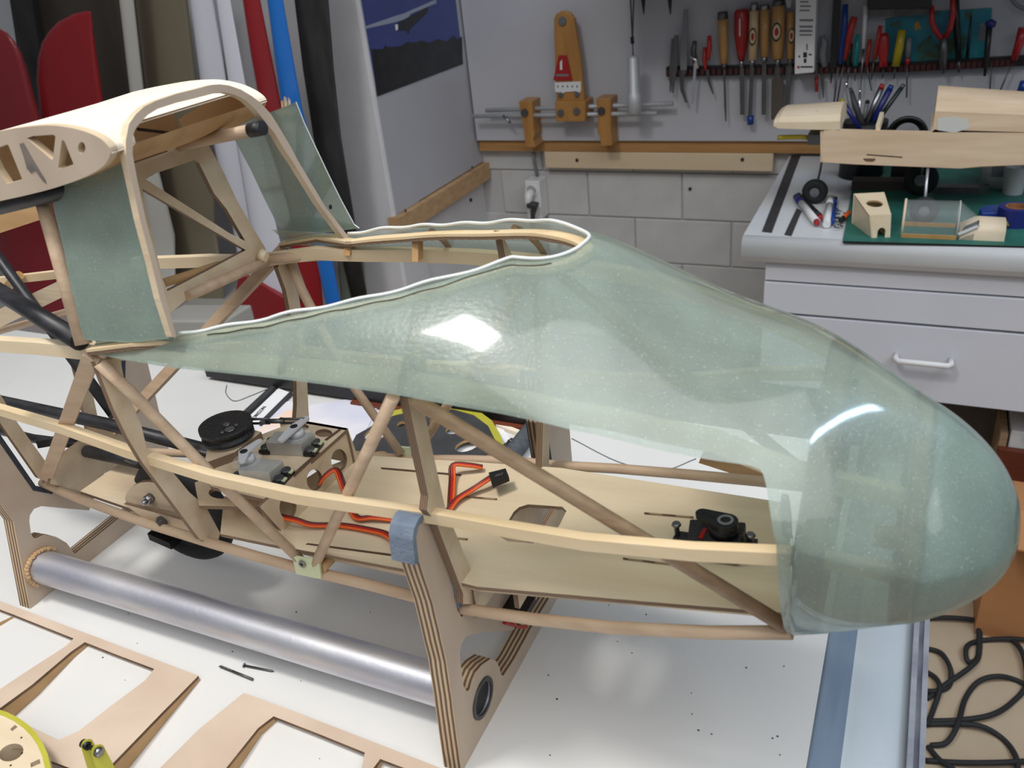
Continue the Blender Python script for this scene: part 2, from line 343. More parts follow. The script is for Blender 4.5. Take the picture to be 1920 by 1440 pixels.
# ================================================================== ROOM
struct('floor', G().box((-5, -1.5, -0.80), (3.0, 4.0, -0.75)), floor_m)
YB = 2.0
wb = struct('wall_back', G().box((-1.10, YB+0.0055, -0.75), (2.6, YB+0.12, 1.3)), mortar)
bw, bh = 0.2424, 0.1165
def brick_mesh():
    g = G().box((-bw/2+0.0014, -0.010, 0.0014), (bw/2-0.0014, 0.004, bh-0.0014)); return g
proto = None
rows = [-0.0309+0.0, -0.1474, -0.2640, -0.3805, -0.497, -0.6135, -0.73]
for ri, zt in enumerate(rows):
    off = -0.389 if ri % 2 == 0 else -0.268
    for k in range(-3, 2):
        xc = off+k*bw+bw/2
        if xc-bw/2 > 0.05 or xc+bw/2 < -1.02: continue
        x0 = max(xc-bw/2, -1.041)
        if proto is None:
            proto = part('brick', brick_mesh(), block_w, wb, bevel=0.003)
            proto.data.transform(Matrix.Translation(Vector(ORIG[wb.name])))
            b = proto
        else:
            b = proto.copy(); COL.objects.link(b)
        b.parent = wb
        b.location = Vector((xc, YB+0.010, zt-bh))-Vector(ORIG[wb.name])
# white tool panel standing proud of the wall, battens under it
zb = Yp(1200, 264, 1.965)[2]
part('panel', G().box((-1.035, 1.965, zb), (0.75, 1.985, 1.2)), panel_w, wb)
part('batten', G().box((-1.035, 1.975, Yp(1200, 285, 1.975)[2]), (0.30, 2.005, zb-0.002)), batten2, wb)
za, zc_ = Yp(1240, 286, 1.975)[2], Yp(1240, 318, 1.975)[2]
xa, xb = Yp(1022, 300, 1.975)[0], Yp(1450, 300, 1.975)[0]
part('board', G().box((xa, 1.972, zc_), (xb, 2.004, za)), beige, wb, bevel=0.002)
for (px, py) in ((1082, 300), (1392, 299), (1294, 354)):
    yy = 1.971 if py < 320 else 1.999
    g = G().disc(Yp(px, py, yy), (0, -1, 0), 0.004, n=10, th=0.002); part('screw', g, inkb, wb)
g = G().tube([Yp(1000, 286, 1.99), Yp(1002, 305, 1.99), Yp(1008, 334, 1.99)], 0.004); part('cable_conduit', g, greypl, wb)
part('unseen_shade_shelf', G().box((-0.62, 1.62, 0.365), (1.2, 1.985, 0.385)), panel_w, wb)  # unseen shelf above the view, added to shade the tools
XL = -1.041
wl = struct('wall_left', G().box((XL-0.12, 1.55, -0.75), (XL-0.012, YB+0.01, 1.3)), wall_w)
part('panel', G().box((XL-0.013, 1.552, -0.125), (XL, YB-0.002, 1.2)), panel_w, wl)
part('batten', G().box((XL-0.013, 1.535, -0.170), (XL+0.016, 2.0, -0.128)), batten, wl)
for (px, py) in ((760, 395), (885, 314)):
    part('screw', G().disc(Xp(px, py, XL+0.016), (1, 0, 0), 0.004, n=10, th=0.001), steel_d, wl)
part('screw', G().disc(Xp(882, 375, XL-0.012), (1, 0, 0), 0.005, n=10, th=0.003), inkb, wl)
pil = Yp(640, 200, 1.55)
struct('trim_1', G().box((-1.20, 1.545, -0.75), (XL-0.002, 1.66, 1.3)), wall_w, bevel=0.006)
struct('wall_far_left', G().box((-4.5, 1.70, -0.75), (-1.18, 1.80, 1.4)), wall_w)
struct('wall_side', G().box((-4.6, -1.5, -0.75), (-4.5, 1.8, 1.4)), wall_w)

# power outlet
t = thing('power_outlet', 'white surface-mounted power outlet on painted blocks with plug in it', 'outlet', Yp(1000, 400, 1.985))
p0, p1 = Yp(983, 339, 1.95), Yp(1016, 405, 1.95)
part('housing', G().box((p0[0], 1.95, p1[2]-0.01), (p1[0], 1.999, p0[2])), whitepl, t, bevel=0.003)
c = Yp(997, 357, 1.95)
part('socket_ring', G().ring(c, (0, -1, 0), 0.013, 0.017, 0.004), whitepl, t)
pl = part('plug', G().tube([c+[0, 0, -.003], c+[0, -.022, -.006], c+[0.0, -.032, -.03]], [.012, .012, .008], 12), whitepl, t)
part('cord', G().tube([c+[0, -.03, -.028], Yp(1003, 384, 1.92), Yp(999, 402, 1.93), Yp(998, 440, 1.95)], [.010, .012, .006, .004], 10), darkgrey, t, 'dark grey lower plug and cord')

# ================================================================== WORK TABLE
t = thing('work_table', 'white laminate work table under the glider and all small parts', 'table', (-0.8, 0.2, -0.75))
part('tabletop', G().box((-2.1, -0.25, -0.030), (-0.016, 0.662, 0.0)), white_tbl, t)
# dropped end strip: rounded shoulder in a darker slate blue, then a flat glossy bed
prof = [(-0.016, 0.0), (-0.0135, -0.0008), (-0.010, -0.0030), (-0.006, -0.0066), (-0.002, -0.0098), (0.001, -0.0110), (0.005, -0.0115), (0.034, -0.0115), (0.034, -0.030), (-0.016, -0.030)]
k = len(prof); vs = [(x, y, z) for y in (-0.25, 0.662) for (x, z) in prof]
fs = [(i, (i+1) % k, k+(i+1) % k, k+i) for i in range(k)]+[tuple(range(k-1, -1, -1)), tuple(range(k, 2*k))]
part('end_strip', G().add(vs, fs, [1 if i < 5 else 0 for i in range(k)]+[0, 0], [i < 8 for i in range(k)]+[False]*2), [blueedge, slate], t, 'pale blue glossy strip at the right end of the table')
part('edge_trim', G().box((0.034, -0.25, -0.032), (0.037, 0.662, -0.006)).box((0.040, -0.25, -0.032), (0.043, 0.662, -0.006)).box((0.034, -0.25, -0.032), (0.043, 0.662, -0.014)), alu, t, 'grooved metal edge trim')
for x in (-1.95, -0.06):
    for y in (-0.15, 0.56): part('leg', G().box((x-0.03, y-0.03, -0.75), (x+0.03, y+0.03, -0.030)), greypl, t)

# ================================================================== CABINET AND COUNTER
ZC = -0.10
t = thing('drawer_cabinet', 'white drawer cabinet with flat fronts under the counter', 'cabinet', (0.5, 1.7, -0.75))
part('body', G().box((-0.222, 1.475, -0.40), (1.3, 1.99, ZC-0.0455)), drawer_w, t)
part('base', G().box((-0.15, 1.60, -0.75), (1.3, 1.99, -0.40)), taupe, t)
def dfront(z0, z1, nm):
    return part(nm, G().box((-0.223, 1.457, z0), (1.3, 1.477, z1)), drawer_w, t, bevel=0.001)
part('rail_front', G().box((-0.222, 1.459, -0.1830), (1.3, 1.477, ZC-0.0455)), drawer_w, t)
dfront(-0.2440, -0.1870, 'drawer_front')
dr = dfront(-0.392, -0.2490, 'drawer_front')
h0, h1 = Yp(1680, 672, 1.44), Yp(1783, 682, 1.44)
zz = (h0[2]+h1[2])/2
part('handle', G().tube([(h0[0], 1.457, zz), (h0[0], 1.436, zz), (h0[0]+.004, 1.430, zz), (h1[0]-.004, 1.430, zz), (h1[0], 1.436, zz), (h1[0], 1.457, zz)], 0.005, 12), whitepl, dr, 'white bow handle')
k = 10; prof = [(1.99, ZC), (1.455, ZC)]+[(1.455-0.016*math.sin(a), ZC-0.016+0.016*math.cos(a)) for a in (0.4, 0.8, 1.2, 1.57)]+[(1.439, ZC-0.034), (1.447, ZC-0.045), (1.99, ZC-0.045)]
k = len(prof); vs = [(x, y, z) for x in (-0.262, 1.35) for (y, z) in prof]
fs = [(i, (i+1) % k, k+(i+1) % k, k+i) for i in range(k)]+[tuple(range(k-1, -1, -1)), tuple(range(k, 2*k))]
single('worktop', G().add(vs, fs, 0, [1 <= i < 6 for i in range(k)]+[False]*2), white_tbl2, 'white worktop with rounded front edge on the drawer cabinet', 'worktop')

# ================================================================== STAND (two ply cradles on a tube)
XF, XR = -0.194, -0.571
ST = thing('cradle_stand', 'plywood cradle stand with aluminium tube carrying the glider on the table', 'stand', (-0.38, 0.33, 0))
def yz(px, py, x): p = Xp(px, py, x); return (p[1], p[2])
near = [(866, 1450), (838, 1243), (812, 1130), (784, 1045), (780, 1010), (785, 985), (801, 974), (815, 978), (822, 1000), (843, 1075), (858, 1145), (866, 1158)]
P = [yz(a, b, XF) for a, b in near]
P[0] = (P[0][0], 0.0)
P += [(0.300, 0.0935), (0.345, 0.090), (0.395, 0.0945), (0.417, 0.105), (0.4135, 0.142), (0.413, 0.175), (0.424, 0.186), (0.441, 0.182), (0.4545, 0.13), (0.4545, 0.075), (0.446, 0.0)]
hole = [yz(a, b, XF) for a, b in ((964, 1181), (925, 1184), (890, 1188), (873, 1194), (865, 1208), (862, 1225), (865, 1256), (869, 1286), (876, 1297), (882, 1292), (886, 1277), (893, 1260), (904, 1247), (921, 1235), (931, 1240), (937, 1253), (939, 1264), (944, 1268), (964, 1238), (993, 1184))]
yb, zbar = hole[-1]
hole += [(0.405, max(0.006, zbar-0.002)), (0.424, zbar+0.006), (0.428, 0.040), (0.420, 0.070), (0.395, 0.0765)]
tubeC = (0.2945, 0.0245); TR = 0.0127
th_hole = [(tubeC[0]+TR*math.cos(a), tubeC[1]+TR*math.sin(a)) for a in np.linspace(0, 2*math.pi, 25)[:-1]]
f3 = lambda L_, x: [(x, y, z) for (y, z) in L_]
part('front_cradle', G().plate(f3(P, XF), (-0.0115, 0, 0), [f3(hole, XF), f3(th_hole, XF)]), [ply_grey, edge_x], ST)
near = [(57, 1142), (26, 979), (0, 943), (-60, 862), (-85, 800), (-70, 765), (-45, 765), (0, 815), (67, 914), (105, 921)]
P = [yz(a, b, XR) for a, b in near]; P[0] = (P[0][0], 0.0)
P += [(0.345, 0.0745), (0.375, 0.0765), (0.402, 0.095), (0.4206, 0.1384), (0.425, 0.165), (0.4445, 0.165), (0.4435, 0.1245), (0.4385, 0.079), (0.432, 0.0)]
hole = [yz(a, b, XR) for a, b in ((167, 957), (120, 953), (78, 949), (64, 954), (56, 966), (55, 978), (58, 1000), (63, 1009), (70, 1009), (83, 1003), (106, 1007), (125, 1018), (133, 1029), (138, 1037), (144, 1038), (178, 1010), (222, 974))]
yb, zbar = hole[-1]
hole += [(0.400, max(0.008, zbar-.004)), (0.414, zbar+0.006), (0.416, 0.038), (0.405, 0.054), (0.37, 0.060)]
part('rear_cradle', G().plate(f3(P, XR), (-0.0115, 0, 0), [f3(hole, XR)]), [ply_grey, edge_x], ST)
tb = G(); n = 40
path = [(x, tubeC[0], tubeC[1]) for x in np.linspace(XR-0.012, XF+0.0005, 14)]
tb.tube(path, TR-0.0003, 40, caps=False)
tb.tube(path, TR-0.0022, 40, caps=False)
part('tube', tb, alu, ST, 'scuffed aluminium tube')
part('tube_end', G().ring((XF, tubeC[0], tubeC[1]), (1, 0, 0), TR-0.0025, TR-0.0002, 0.001, n=32), steel_d, ST)
g = G()
for i in range(18):
    a = 0.5+i*0.19; r = 0.0128
    g.tube([(XR+0.0005, tubeC[0]+r*math.cos(a), tubeC[1]+r*math.sin(a)), (XR+0.003+0.002*random.random(), tubeC[0]+(r+.002)*math.cos(a+.1), tubeC[1]+(r+.002)*math.sin(a+.1))], [0.0028, 0.0012], 6)
part('glue_bead', g, batten, ST, 'dried brown glue around the tube')
part('bore_shade', G().disc((XF-0.0015, tubeC[0], tubeC[1]), (1, 0, 0), TR-0.003, n=20), inkb, ST)  # dark inside of the open tube, painted as a black disc
# foam pads glued over the arms
def catm_(q, ys): return float(np.interp(q, range(len(ys)), ys))
def pad(pts, x0, x1, th, name, m, lab):
    g = G(); k = len(pts); vs = []; c = np.mean(np.array(pts), axis=0)
    out = []
    for i, p in enumerate(pts):
        a = np.array(pts[max(i-1, 0)]); b = np.array(pts[min(i+1, k-1)]); tt = b-a; tt /= np.linalg.norm(tt); nn = np.array([tt[1], -tt[0]])
        out.append(nn)
    for p, nn in zip(pts, out):
        p = np.array(p); q = p-nn*th
        for x, w in ((x0, p), (x1, p), (x1, q), (x0, q)): vs.append((x, w[0], w[1]))
    fs = []
    for i in range(k-1):
        for j in range(4): fs.append((i*4+j, i*4+(j+1) % 4, (i+1)*4+(j+1) % 4, (i+1)*4+j))
    fs += [(3, 2, 1, 0), tuple((k-1)*4+j for j in range(4))]
    part(name, g.add(vs, fs), m, ST, lab)
_q = [(782, 1052), (779, 1030), (777, 1008), (779, 992), (785, 980), (793, 973), (802, 971), (811, 975), (817, 983), (823, 1000), (843, 1072), (858, 1140)]
pts = [yz(catm_(q, [p[0] for p in _q]), catm_(q, [p[1] for p in _q]), XF) for q in np.linspace(0, len(_q)-1, 34)]
pad(pts, XF-0.0122, XF+0.001, 0.0032, 'foam_pad', foam, 'blue-grey foam pad on the near front arm')
pad([(0.417, 0.105), (0.4135, 0.142), (0.4130, 0.178)], XF-0.0125, XF+0.0005, -0.0035, 'foam_pad', foam_dk, 'dark foam strip on the far front arm')
pts = [yz(a, b, XR) for a, b in ((-45, 765), (0, 815), (45, 880), (67, 912), (100, 918))]
pad(pts, XR-0.0125, XR+0.0005, -0.0035, 'foam_pad', foam_dk, 'dark foam strip in the rear cradle')
pad([(0.402, 0.095), (0.4206, 0.1384), (0.425, 0.165)], XR-0.0125, XR+0.0005, -0.0035, 'foam_pad', foam_dk, 'dark foam strip on the far rear arm')

# ================================================================== GLIDER FUSELAGE
FU = thing('glider_fuselage', 'unfinished wooden model glider fuselage with green glass fibre nose on the cradle stand', 'model glider', (-0.25, YC, 0.0865))
def catm(x, xs, ys):
    xs = np.array(xs); ys = np.array(ys); n = len(xs); m = np.gradient(ys, xs)
    i = int(np.clip(np.searchsorted(xs, x)-1, 0, n-2)); h = xs[i+1]-xs[i]; q = (x-xs[i])/h
    return (2*q**3-3*q**2+1)*ys[i]+(q**3-2*q**2+q)*h*m[i]+(-2*q**3+3*q**2)*ys[i+1]+(q**3-q**2)*h*m[i+1]
HZT = [0.296, 0.296, 0.296, 0.2915, 0.2637, 0.2488, 0.2243]; HW = [0.085, 0.0858, 0.0842, 0.0818, 0.0597]
HZM = [0.238, 0.2449, 0.2336, 0.2035, 0.1752]; XN, XT, ZT_, HN, HM = -0.0245, 0.0586, 0.1692, 1.429, 2.59
def sec(x):
    zm = catm(x, [-.40, -.185, -.10, -.026, .03], HZM); w = catm(x, [-.40, -.185, -.10, -.026, .02], HW)
    zt = catm(x, [-.40, -.314, -.22, -.135, -.08, -.026, .02], HZT); zb = catm(x, [-.4, -.185, -.026, .02], [.12, .12, .1225, .1371])
    if x > .02:
        u = min(1.0, (x-.02)/(XT-.02)); g = math.sqrt(max(0, 1-u*u)); e = 1e-3
        a, b = sec(.02-e), sec(.02); k = (x-.02)*(1-.5*u); ext = [b[i]+(b[i]-a[i])/e*k for i in range(4)]
        zt = ZT_+(ext[0]-ZT_)*g; zb = ZT_+(ext[2]-ZT_)*g; w = ext[3]*g; zm = ZT_+(b[1]-ZT_)*g
    return zt, zm, zb, w
def hull(x, ph, shrink=0.0):
    zt, zm, zb, w = sec(x); w -= shrink; zt -= shrink; zb += shrink
    c, s = math.cos(ph), math.sin(ph); n = HN if s >= 0 else HM
    b = w*math.copysign(abs(c)**(2/n), c)
    z = zm+(zt-zm)*abs(s)**(2/n) if s >= 0 else zm-(zm-zb)*abs(s)**(2/n)
    return np.array([x, YC-b, z])
# dense near-side grid for tracing edges onto the hull
gx = np.linspace(-.40, .0, 321); gp = np.linspace(-1.57, 1.57, 261)
GH = np.array([[hull(x, p) for p in gp] for x in gx]); D_ = GH-CAM; w_ = D_ @ FW
GU = 960+FPX*(D_ @ RT)/w_; GV = 720-FPX*(D_ @ UP)/w_
def hull_hit(px, py):
    d = (GU-px)**2+(GV-py)**2; i = np.unravel_index(np.argmin(d), d.shape); return gx[i[0]], gp[i[1]]
def trace(pts):
    h = [hull_hit(*p) for p in pts]; h.sort(); xs = [a for a, b in h]; ps = [b for a, b in h]
    return xs, ps
rim_x, rim_p = trace([(327, 630), (400, 617), (500, 600), (600, 580), (680, 563), (760, 545), (830, 525), (900, 505), (960, 485), (1000, 468), (1040, 452)])
low_x, low_p = trace([(166, 664), (205, 670), (245, 677), (285, 684), (325, 690), (440, 702), (560, 715), (650, 728), (740, 740), (860, 763), (985, 785), (1070, 805), (1155, 825), (1230, 842), (1300, 855), (1350, 864), (1400, 872)])
X0, XAP = -0.319, -0.1315
rim_x = [X0]+[x for x in rim_x if X0+.002 < x < XAP-.004]+[XAP]; rim_p = [rim_p[0]]+rim_p[len(rim_p)-len(rim_x)+2:]+[math.pi/2] if False else None
h = dict(); 
_rx, _rp = trace([(327, 630), (400, 617), (500, 600), (600, 580), (680, 563), (760, 545), (830, 525), (900, 505), (960, 485)])
rim_x = [X0]; rim_p = [_rp[0]]
for a, b in zip(_rx, _rp):
    if a > rim_x[-1]+.004 and a < XAP-.006: rim_x.append(a); rim_p.append(b)
bl = [math.cos(p)**(2/HN) for p in rim_p]          # lateral fraction of the rim
def rim_phi(x):
    if x < X0: return rim_p[0]+.10*(X0-x)/.056
    if x >= XAP: return math.pi/2
    xl = rim_x[-1]
    if x <= xl: return float(np.interp(x, rim_x, rim_p))
    f = bl[-1]*math.sqrt(max(0, 1-((x-xl)/(XAP-xl))**2))     # rounded front of the opening
    return math.acos(min(1, f**(HN/2)))
def low_phi(x):
    xe = -0.0405
    if x <= xe: return float(np.interp(x, low_x, low_p))
    if x >= XN: return -math.pi/2
    v0 = float(np.interp(xe, low_x, low_p)); u = (x-xe)/(XN-xe)
    return v0+(-math.pi/2-v0)*(1-math.sqrt(max(0, 1-u**1.6)))
xs1 = list(np.linspace(X0, -0.16, 44))+list(np.linspace(-0.158, XAP, 22))
xs2 = list(np.linspace(XAP+.003, -0.0415, 34))+list(np.linspace(-0.0405, XN-.0004, 16))
xs3 = [XN]+list(np.linspace(XN+.002, .02, 20))+[.02+(XT-.02)*math.sin(a) for a in np.linspace(.06, math.pi/2-.012, 26)]
NJ = 36
def rows(xs, lo, hi, sgn=1):
    out = []
    for x in xs:
        a, b = lo(x), hi(x); out.append([hull(x, a+(b-a)*j/NJ) if sgn > 0 else mir(hull(x, a+(b-a)*j/NJ)) for j in range(NJ+1)])
    return out
def gridadd(g, R, flip=False, mi=0):
    m = len(R[0]); vs = [p for r in R for p in r]; fs = []
    for i in range(len(R)-1):
        for j in range(m-1):
            f = (i*m+j, i*m+j+1, (i+1)*m+j+1, (i+1)*m+j); fs.append(f[::-1] if flip else f)
    return g.add(vs, fs, mi, True)
g = G()
xs0 = list(np.linspace(-.375, X0-.002, 16))
allx = xs0+xs1+xs2+xs3
for sg in (1, -1): gridadd(g, rows(allx, low_phi, rim_phi, sg), sg < 0)
tipr = [hull(allx[-1], p) for p in np.linspace(-math.pi/2, 1.5*math.pi, 73)[:-1]]
g.add(tipr+[np.array([XT, YC, ZT_])], [(i, (i+1) % 72, 72) for i in range(72)], 0, True)
shell = part('nose_shell', g, fibre, FU, 'translucent pale green glass fibre nose shell')
bm = bmesh.new(); bm.from_mesh(shell.data); bmesh.ops.remove_doubles(bm, verts=bm.verts, dist=2e-5); bmesh.ops.recalc_face_normals(bm, faces=bm.faces); bm.to_mesh(shell.data); bm.free()
# frayed white cut edge round the cockpit opening
rimN = [hull(x, rim_phi(x)) for x in xs1]; rimF = [mir(p) for p in rimN[::-1]]
jit = lambda p: p+np.array([0, 0, .0006+.0005*math.sin(p[0]*190)+.0004*math.sin(p[0]*83+p[1]*60)])
part('frayed_rim', G().tube([jit(p) for p in rimN+rimF[1:]], 0.0009, 6), fibre_edge, shell, 'white frayed cut edge of the cockpit opening')
lowN = [hull(x, low_phi(x)) for x in xs1+xs2]
part('pencil_line', G().tube([hull(x, rim_phi(x)-0.045-0.004*math.sin(x*300))+np.array([0, -.0004, .0003]) for x in np.linspace(-.30, -.140, 60)], 0.00025, 5), inkb, shell, 'dark marker line below the rim')
# cabin side panels
pn = (0.0, 1.0, -0.225); pp = (-0.376, 0.2595, 0.246)
def panel_pts(L_): return [PL(a, b, pp, pn) for a, b in L_]
pts = panel_pts([(158, 637), (150, 610), (135, 545), (120, 470), (105, 410), (91, 350), (130, 340), (180, 325), (215, 312), (244, 299), (252, 350), (265, 410), (283, 490), (300, 560), (318, 624), (327, 634), (240, 642)])
part('side_panel', G().plate(pts, (0, 0.0010, 0), mface=0, medge=1), [fibre, fibre_edge], FU, 'near glass fibre cabin side panel')
pts2 = [mir(p) for p in pts]
part('side_panel', G().plate(pts2, (0, -0.0010, 0), mface=0, medge=1), [fibre, fibre_edge], FU, 'far glass fibre cabin side panel')

# --- longerons and dowels (near side traced, far side mirrored)
def both(name, g_fn, m, label=None):
    for mf in ((lambda p: p), mir): part(name, g_fn(mf), m, FU, label)
main = [Yp(-60, 640, .278), Yp(0, 645, .277), Yp(80, 650, .276), Yp(165, 659, .2755)]
def hull_at(x, z, inset):
    ps = np.linspace(-1.5, 1.5, 241); q = np.array([hull(x, p) for p in ps]); return np.array([x, float(np.interp(z, q[:, 2], q[:, 1]))+inset, z])
for x in list(np.linspace(-.345, -.06, 16))+[-.04, -.02, 0.0, .016]:
    zl = hull(x, low_phi(x))[2] if x < -.055 else np.interp(x, [-.06, -.03, 0.0, .016], [.2330, .2215, .2090, .2010]); main.append(hull_at(x, zl, .0115 if x < -.1 else .0135))
both('main_longeron', lambda f: G().bar([f(p) for p in main], 0.0060, 0.0078), pine_lt)
mid = [Yp(-60, 752, .302), Yp(0, 768, .295), Yp(120, 803, .285), Yp(240, 846, .275), Yp(400, 895, .271), Yp(560, 931, .270), Yp(690, 950, .2695), Yp(820, 968, .2708), Yp(960, 993, .2700), Yp(1100, 1016, .2690), Yp(1300, 1034, .266), Yp(1480, 1042, .268)]
mid += [hull(x, -.05, .0085) for x in (-.018, -.005, .006, .016)]
both('middle_longeron', lambda f: G().bar([f(p) for p in mid], 0.0052, 0.0062), pine)
bot = [Yp(79, 905, .319), Yp(150, 936, .312), Yp(280, 983, .301), Yp(385, 1015, .291), Yp(480, 1043, .2875), Yp(575, 1069, .2845), Yp(690, 1096, .2805), Yp(790, 1122, .2775), Yp(866, 1141, .2765), Yp(1000, 1161, .2765), Yp(1150, 1177, .2785), Yp(1330, 1186, .283), Yp(1485, 1186, .2885)]
part('bottom_dowel', G().tube([mir(p) for p in bot], 0.0032, 12), beech, FU)
botn = bot[:4]+[Yp(480, 1043, .2885), Yp(575, 1069, .2875), Yp(690, 1096, .2885), Yp(790, 1122, .2895), Yp(866, 1141, .2895), Yp(1000, 1161, .2885), Yp(1150, 1177, .2875), Yp(1330, 1186, .2875), Yp(1485, 1186, .2885)]
part('bottom_dowel', G().tube(botn, 0.0032, 12), beech, FU)
D1 = [Yp(172, 668, .2625), Yp(86, 898, .316)]
both('diagonal_strip', lambda f: G().bar([f(p) for p in D1], 0.0035, 0.0085, (1, 0.0, 0.2)), beech)
D2 = [Yp(186, 680, .2635), Yp(250, 740, .2695), Yp(408, 900, .280), Yp(563, 1050, .2865)]
both('diagonal_dowel', lambda f: G().tube([f(p) for p in D2], [0.0034, 0.0033, 0.0031, 0.0030], 12), beech)
D3 = [Yp(592, 1056, .2865), Yp(737, 744, .2625)]
both('diagonal_dowel', lambda f: G().tube([f(p) for p in D3], 0.0031, 12), beech)
D4 = [Yp(775, 748, .2650), Yp(1472, 1174, .2885)]
both('diagonal_dowel', lambda f: G().tube([f(p) for p in D4], 0.0034, 12), beech_dk)
gus = [Yp(a, b, .2835) for a, b in ((548, 1044), (567, 1047), (585, 1047), (598, 1052), (602, 1086), (585, 1083), (555, 1076))]
for f in ((lambda p: p), mir):
    gp_ = part('gusset', G().plate([f(p) for p in gus], (0, .0015, 0) if f(gus[0])[1] < YC else (0, -.0015, 0), mface=0, medge=0), gusset_m, FU, 'pale green fibre gusset with an eyelet')
    cc = f(Yp(567, 1057, .2830)); part('eyelet', G().ring(cc, (0, -1, 0), .0012, .0024, .0008, n=16), steel, gp_); part('eyelet_hole', G().disc(cc, (0, -1, 0), .0013, n=12, th=.0003), inkb, gp_)
c0 = Yp(603, 1066, .286); part('cross_dowel', G().tube([c0, c0+np.array([0.004, 2*(YC-.286), 0])], 0.003, 10), ochre_ply, FU)

# --- ply frames
fA = [Xp(a, b, -.376) for a, b in ((176, 672), (213, 767), (240, 822), (267, 867), (375, 1012), (408, 1017), (413, 1000), (386, 950), (355, 923), (317, 877), (275, 840), (265, 797), (237, 730), (225, 674))]
for f, lb in (((lambda p: p), 'near'), (mir, 'far')):
    part('frame_upright', G().plate([f(p) for p in fA], (-.0035, 0, 0)), [ply, edge_xf], FU)
fB = [Xp(a, b, -.1885) for a, b in ((764, 747), (803, 930), (800, 957), (818, 980), (868, 1113), (868, 1133), (889, 1133), (895, 1097), (848, 984), (835, 953), (810, 841), (793, 759), (790, 747))]
part('frame_upright', G().plate(fB, (-.0042, 0, 0)), [ply, edge_xf], FU)
part('frame_upright', G().plate([mir(p) for p in fB], (-.0042, 0, 0)), [ply, edge_xf], FU)
part('floor_former', G().plate([(-.187, .292, .092), (-.187, .396, .092), (-.187, .396, .121), (-.187, .292, .121)], (-.003, 0, 0)), [ply, edge_xf], FU)
part('floor_former', G().plate([(-.165, .300, .098), (-.165, .388, .098), (-.165, .388, .123), (-.165, .300, .123)], (-.003, 0, 0)), [ply, edge_xf], FU)
fR = [Xp(a, b, -.562) for a, b in ((-40, 725), (3, 797), (72, 896), (84, 901), (86, 866), (33, 793), (-5, 730))]
for f in ((lambda p: p), mir): part('frame_upright', G().plate([f(p) for p in fR], (-.0035, 0, 0)), [ply, edge_xf], FU)
rb = [Xp(a, b, -.545) for a, b in ((93, 907), (107, 860), (188, 802), (235, 815), (222, 868), (151, 921))]
part('rear_bulkhead', G().plate(rb, (-.003, 0, 0)), [ply, edge_xf], FU)
part('blind_nut', G().tube([Xp(253, 866, -.44), Xp(238, 861, -.47)], .002, 8), steel_d, FU)
fl = [Zp(a, b, .0905) for a, b in ((150, 921), (226, 868), (300, 880), (345, 935), (380, 985), (376, 1004), (300, 970), (235, 950))]
part('rear_floor', G().plate(fl, (0, 0, -.0025)), [ply, edge_z], FU)
# ring frames inside the nose, seen through the shell
for x, dep in ((-.0235, .014), (.0185, .012)):
    g = G(); a = [hull(x, p, .0012) for p in np.linspace(-math.pi/2, 1.5*math.pi, 65)[:-1]]; b = [hull(x, p, dep) for p in np.linspace(-math.pi/2, 1.5*math.pi, 65)[:-1]]
    part('nose_frame', g.plate(a, (-.0015, 0, 0), [b]).plate([p+np.array([.0075 if x < 0 else -.007, 0, 0]) for p in [hull(x+(.0075 if x < 0 else -.007), q_, .0012)-np.array([(.0075 if x < 0 else -.007), 0, 0]) for q_ in np.linspace(-math.pi/2, 1.5*math.pi, 65)[:-1]]], (.0015, 0, 0), [[p+np.array([.0075 if x < 0 else -.007, 0, 0]) for p in b]]), [beech_dk, edge_xf], FU)
    rg = G(); n_ = 64; x2 = x+(.0075 if x < 0 else -.007); A_ = [hull(x, q_, .0013) for q_ in np.linspace(-math.pi/2, 1.5*math.pi, 65)[:-1]]; B_ = [hull(x2, q_, .0013) for q_ in np.linspace(-math.pi/2, 1.5*math.pi, 65)[:-1]]
    rg.add(A_+B_, [(i, (i+1) % n_, n_+(i+1) % n_, n_+i) for i in range(n_)], 0, True); part('frame_flange', rg, beech_dk, FU)
for f in ((lambda p: p), mir):
    a = [hull(x, rim_phi(x), .0015)+np.array([0, .0005, -.003]) for x in np.linspace(X0, XAP-.0005, 46)]
    if f is mir: a = [mir(p) for p in a]
    part('rim_former', G().bar([f(Yp(172, 660, .2635))]+[f(np.array([-.345, .2645, .2565]))]+a, 0.0065, 0.0042), [pine], FU) if False else None
a = [np.array([-.378, .2640, .2480]), np.array([-.345, .2650, .2545])]+[hull(x, rim_phi(x), .0018)+np.array([0, .0015, -.0034]) for x in np.linspace(X0+.004, XAP-.0004, 46)]
a2 = a+[mir(p) for p in a[::-1]][1:]
part('rim_former', G().bar(a2, 0.0075, 0.0016), pine, FU, 'pale top layer of the cockpit rim former')
part('rim_former', G().bar([p-np.array([0, 0, .0018]) for p in a2], 0.0070, 0.0018), edge_z, FU, 'dark lower layer of the cockpit rim former')
for (x, bb, zt, zb, w, mt) in ((-.318, .080, .2575, .2475, .005, ochre_ply), (-.262, .080, .269, .2505, .0042, ochre_ply), (-.200, .072, .276, .243, .004, ply)):
    for s in (1, -1):
        hy = abs(hull(x, rim_phi(x), .004)[1]-YC)+.001; y0 = YC+s*hy; zt = hull(x, rim_phi(x))[2]-.006
        if mt is ply:
            pg = [(x, y0-s*.002, zt+.003), (x, y0+s*.012, zb+.012), (x, y0+s*.012, zb-.003), (x, y0+s*.004, zb-.006)]
            part('rim_bracket', G().plate(pg, (w, 0, 0)), [ply, edge_xf], FU)
        else: part('rim_bracket', G().obox((x, y0, (zt+zb)/2), (w/2, 0, 0), (0, .0030, 0), (0, s*.002, (zt-zb)/2)), mt, FU)
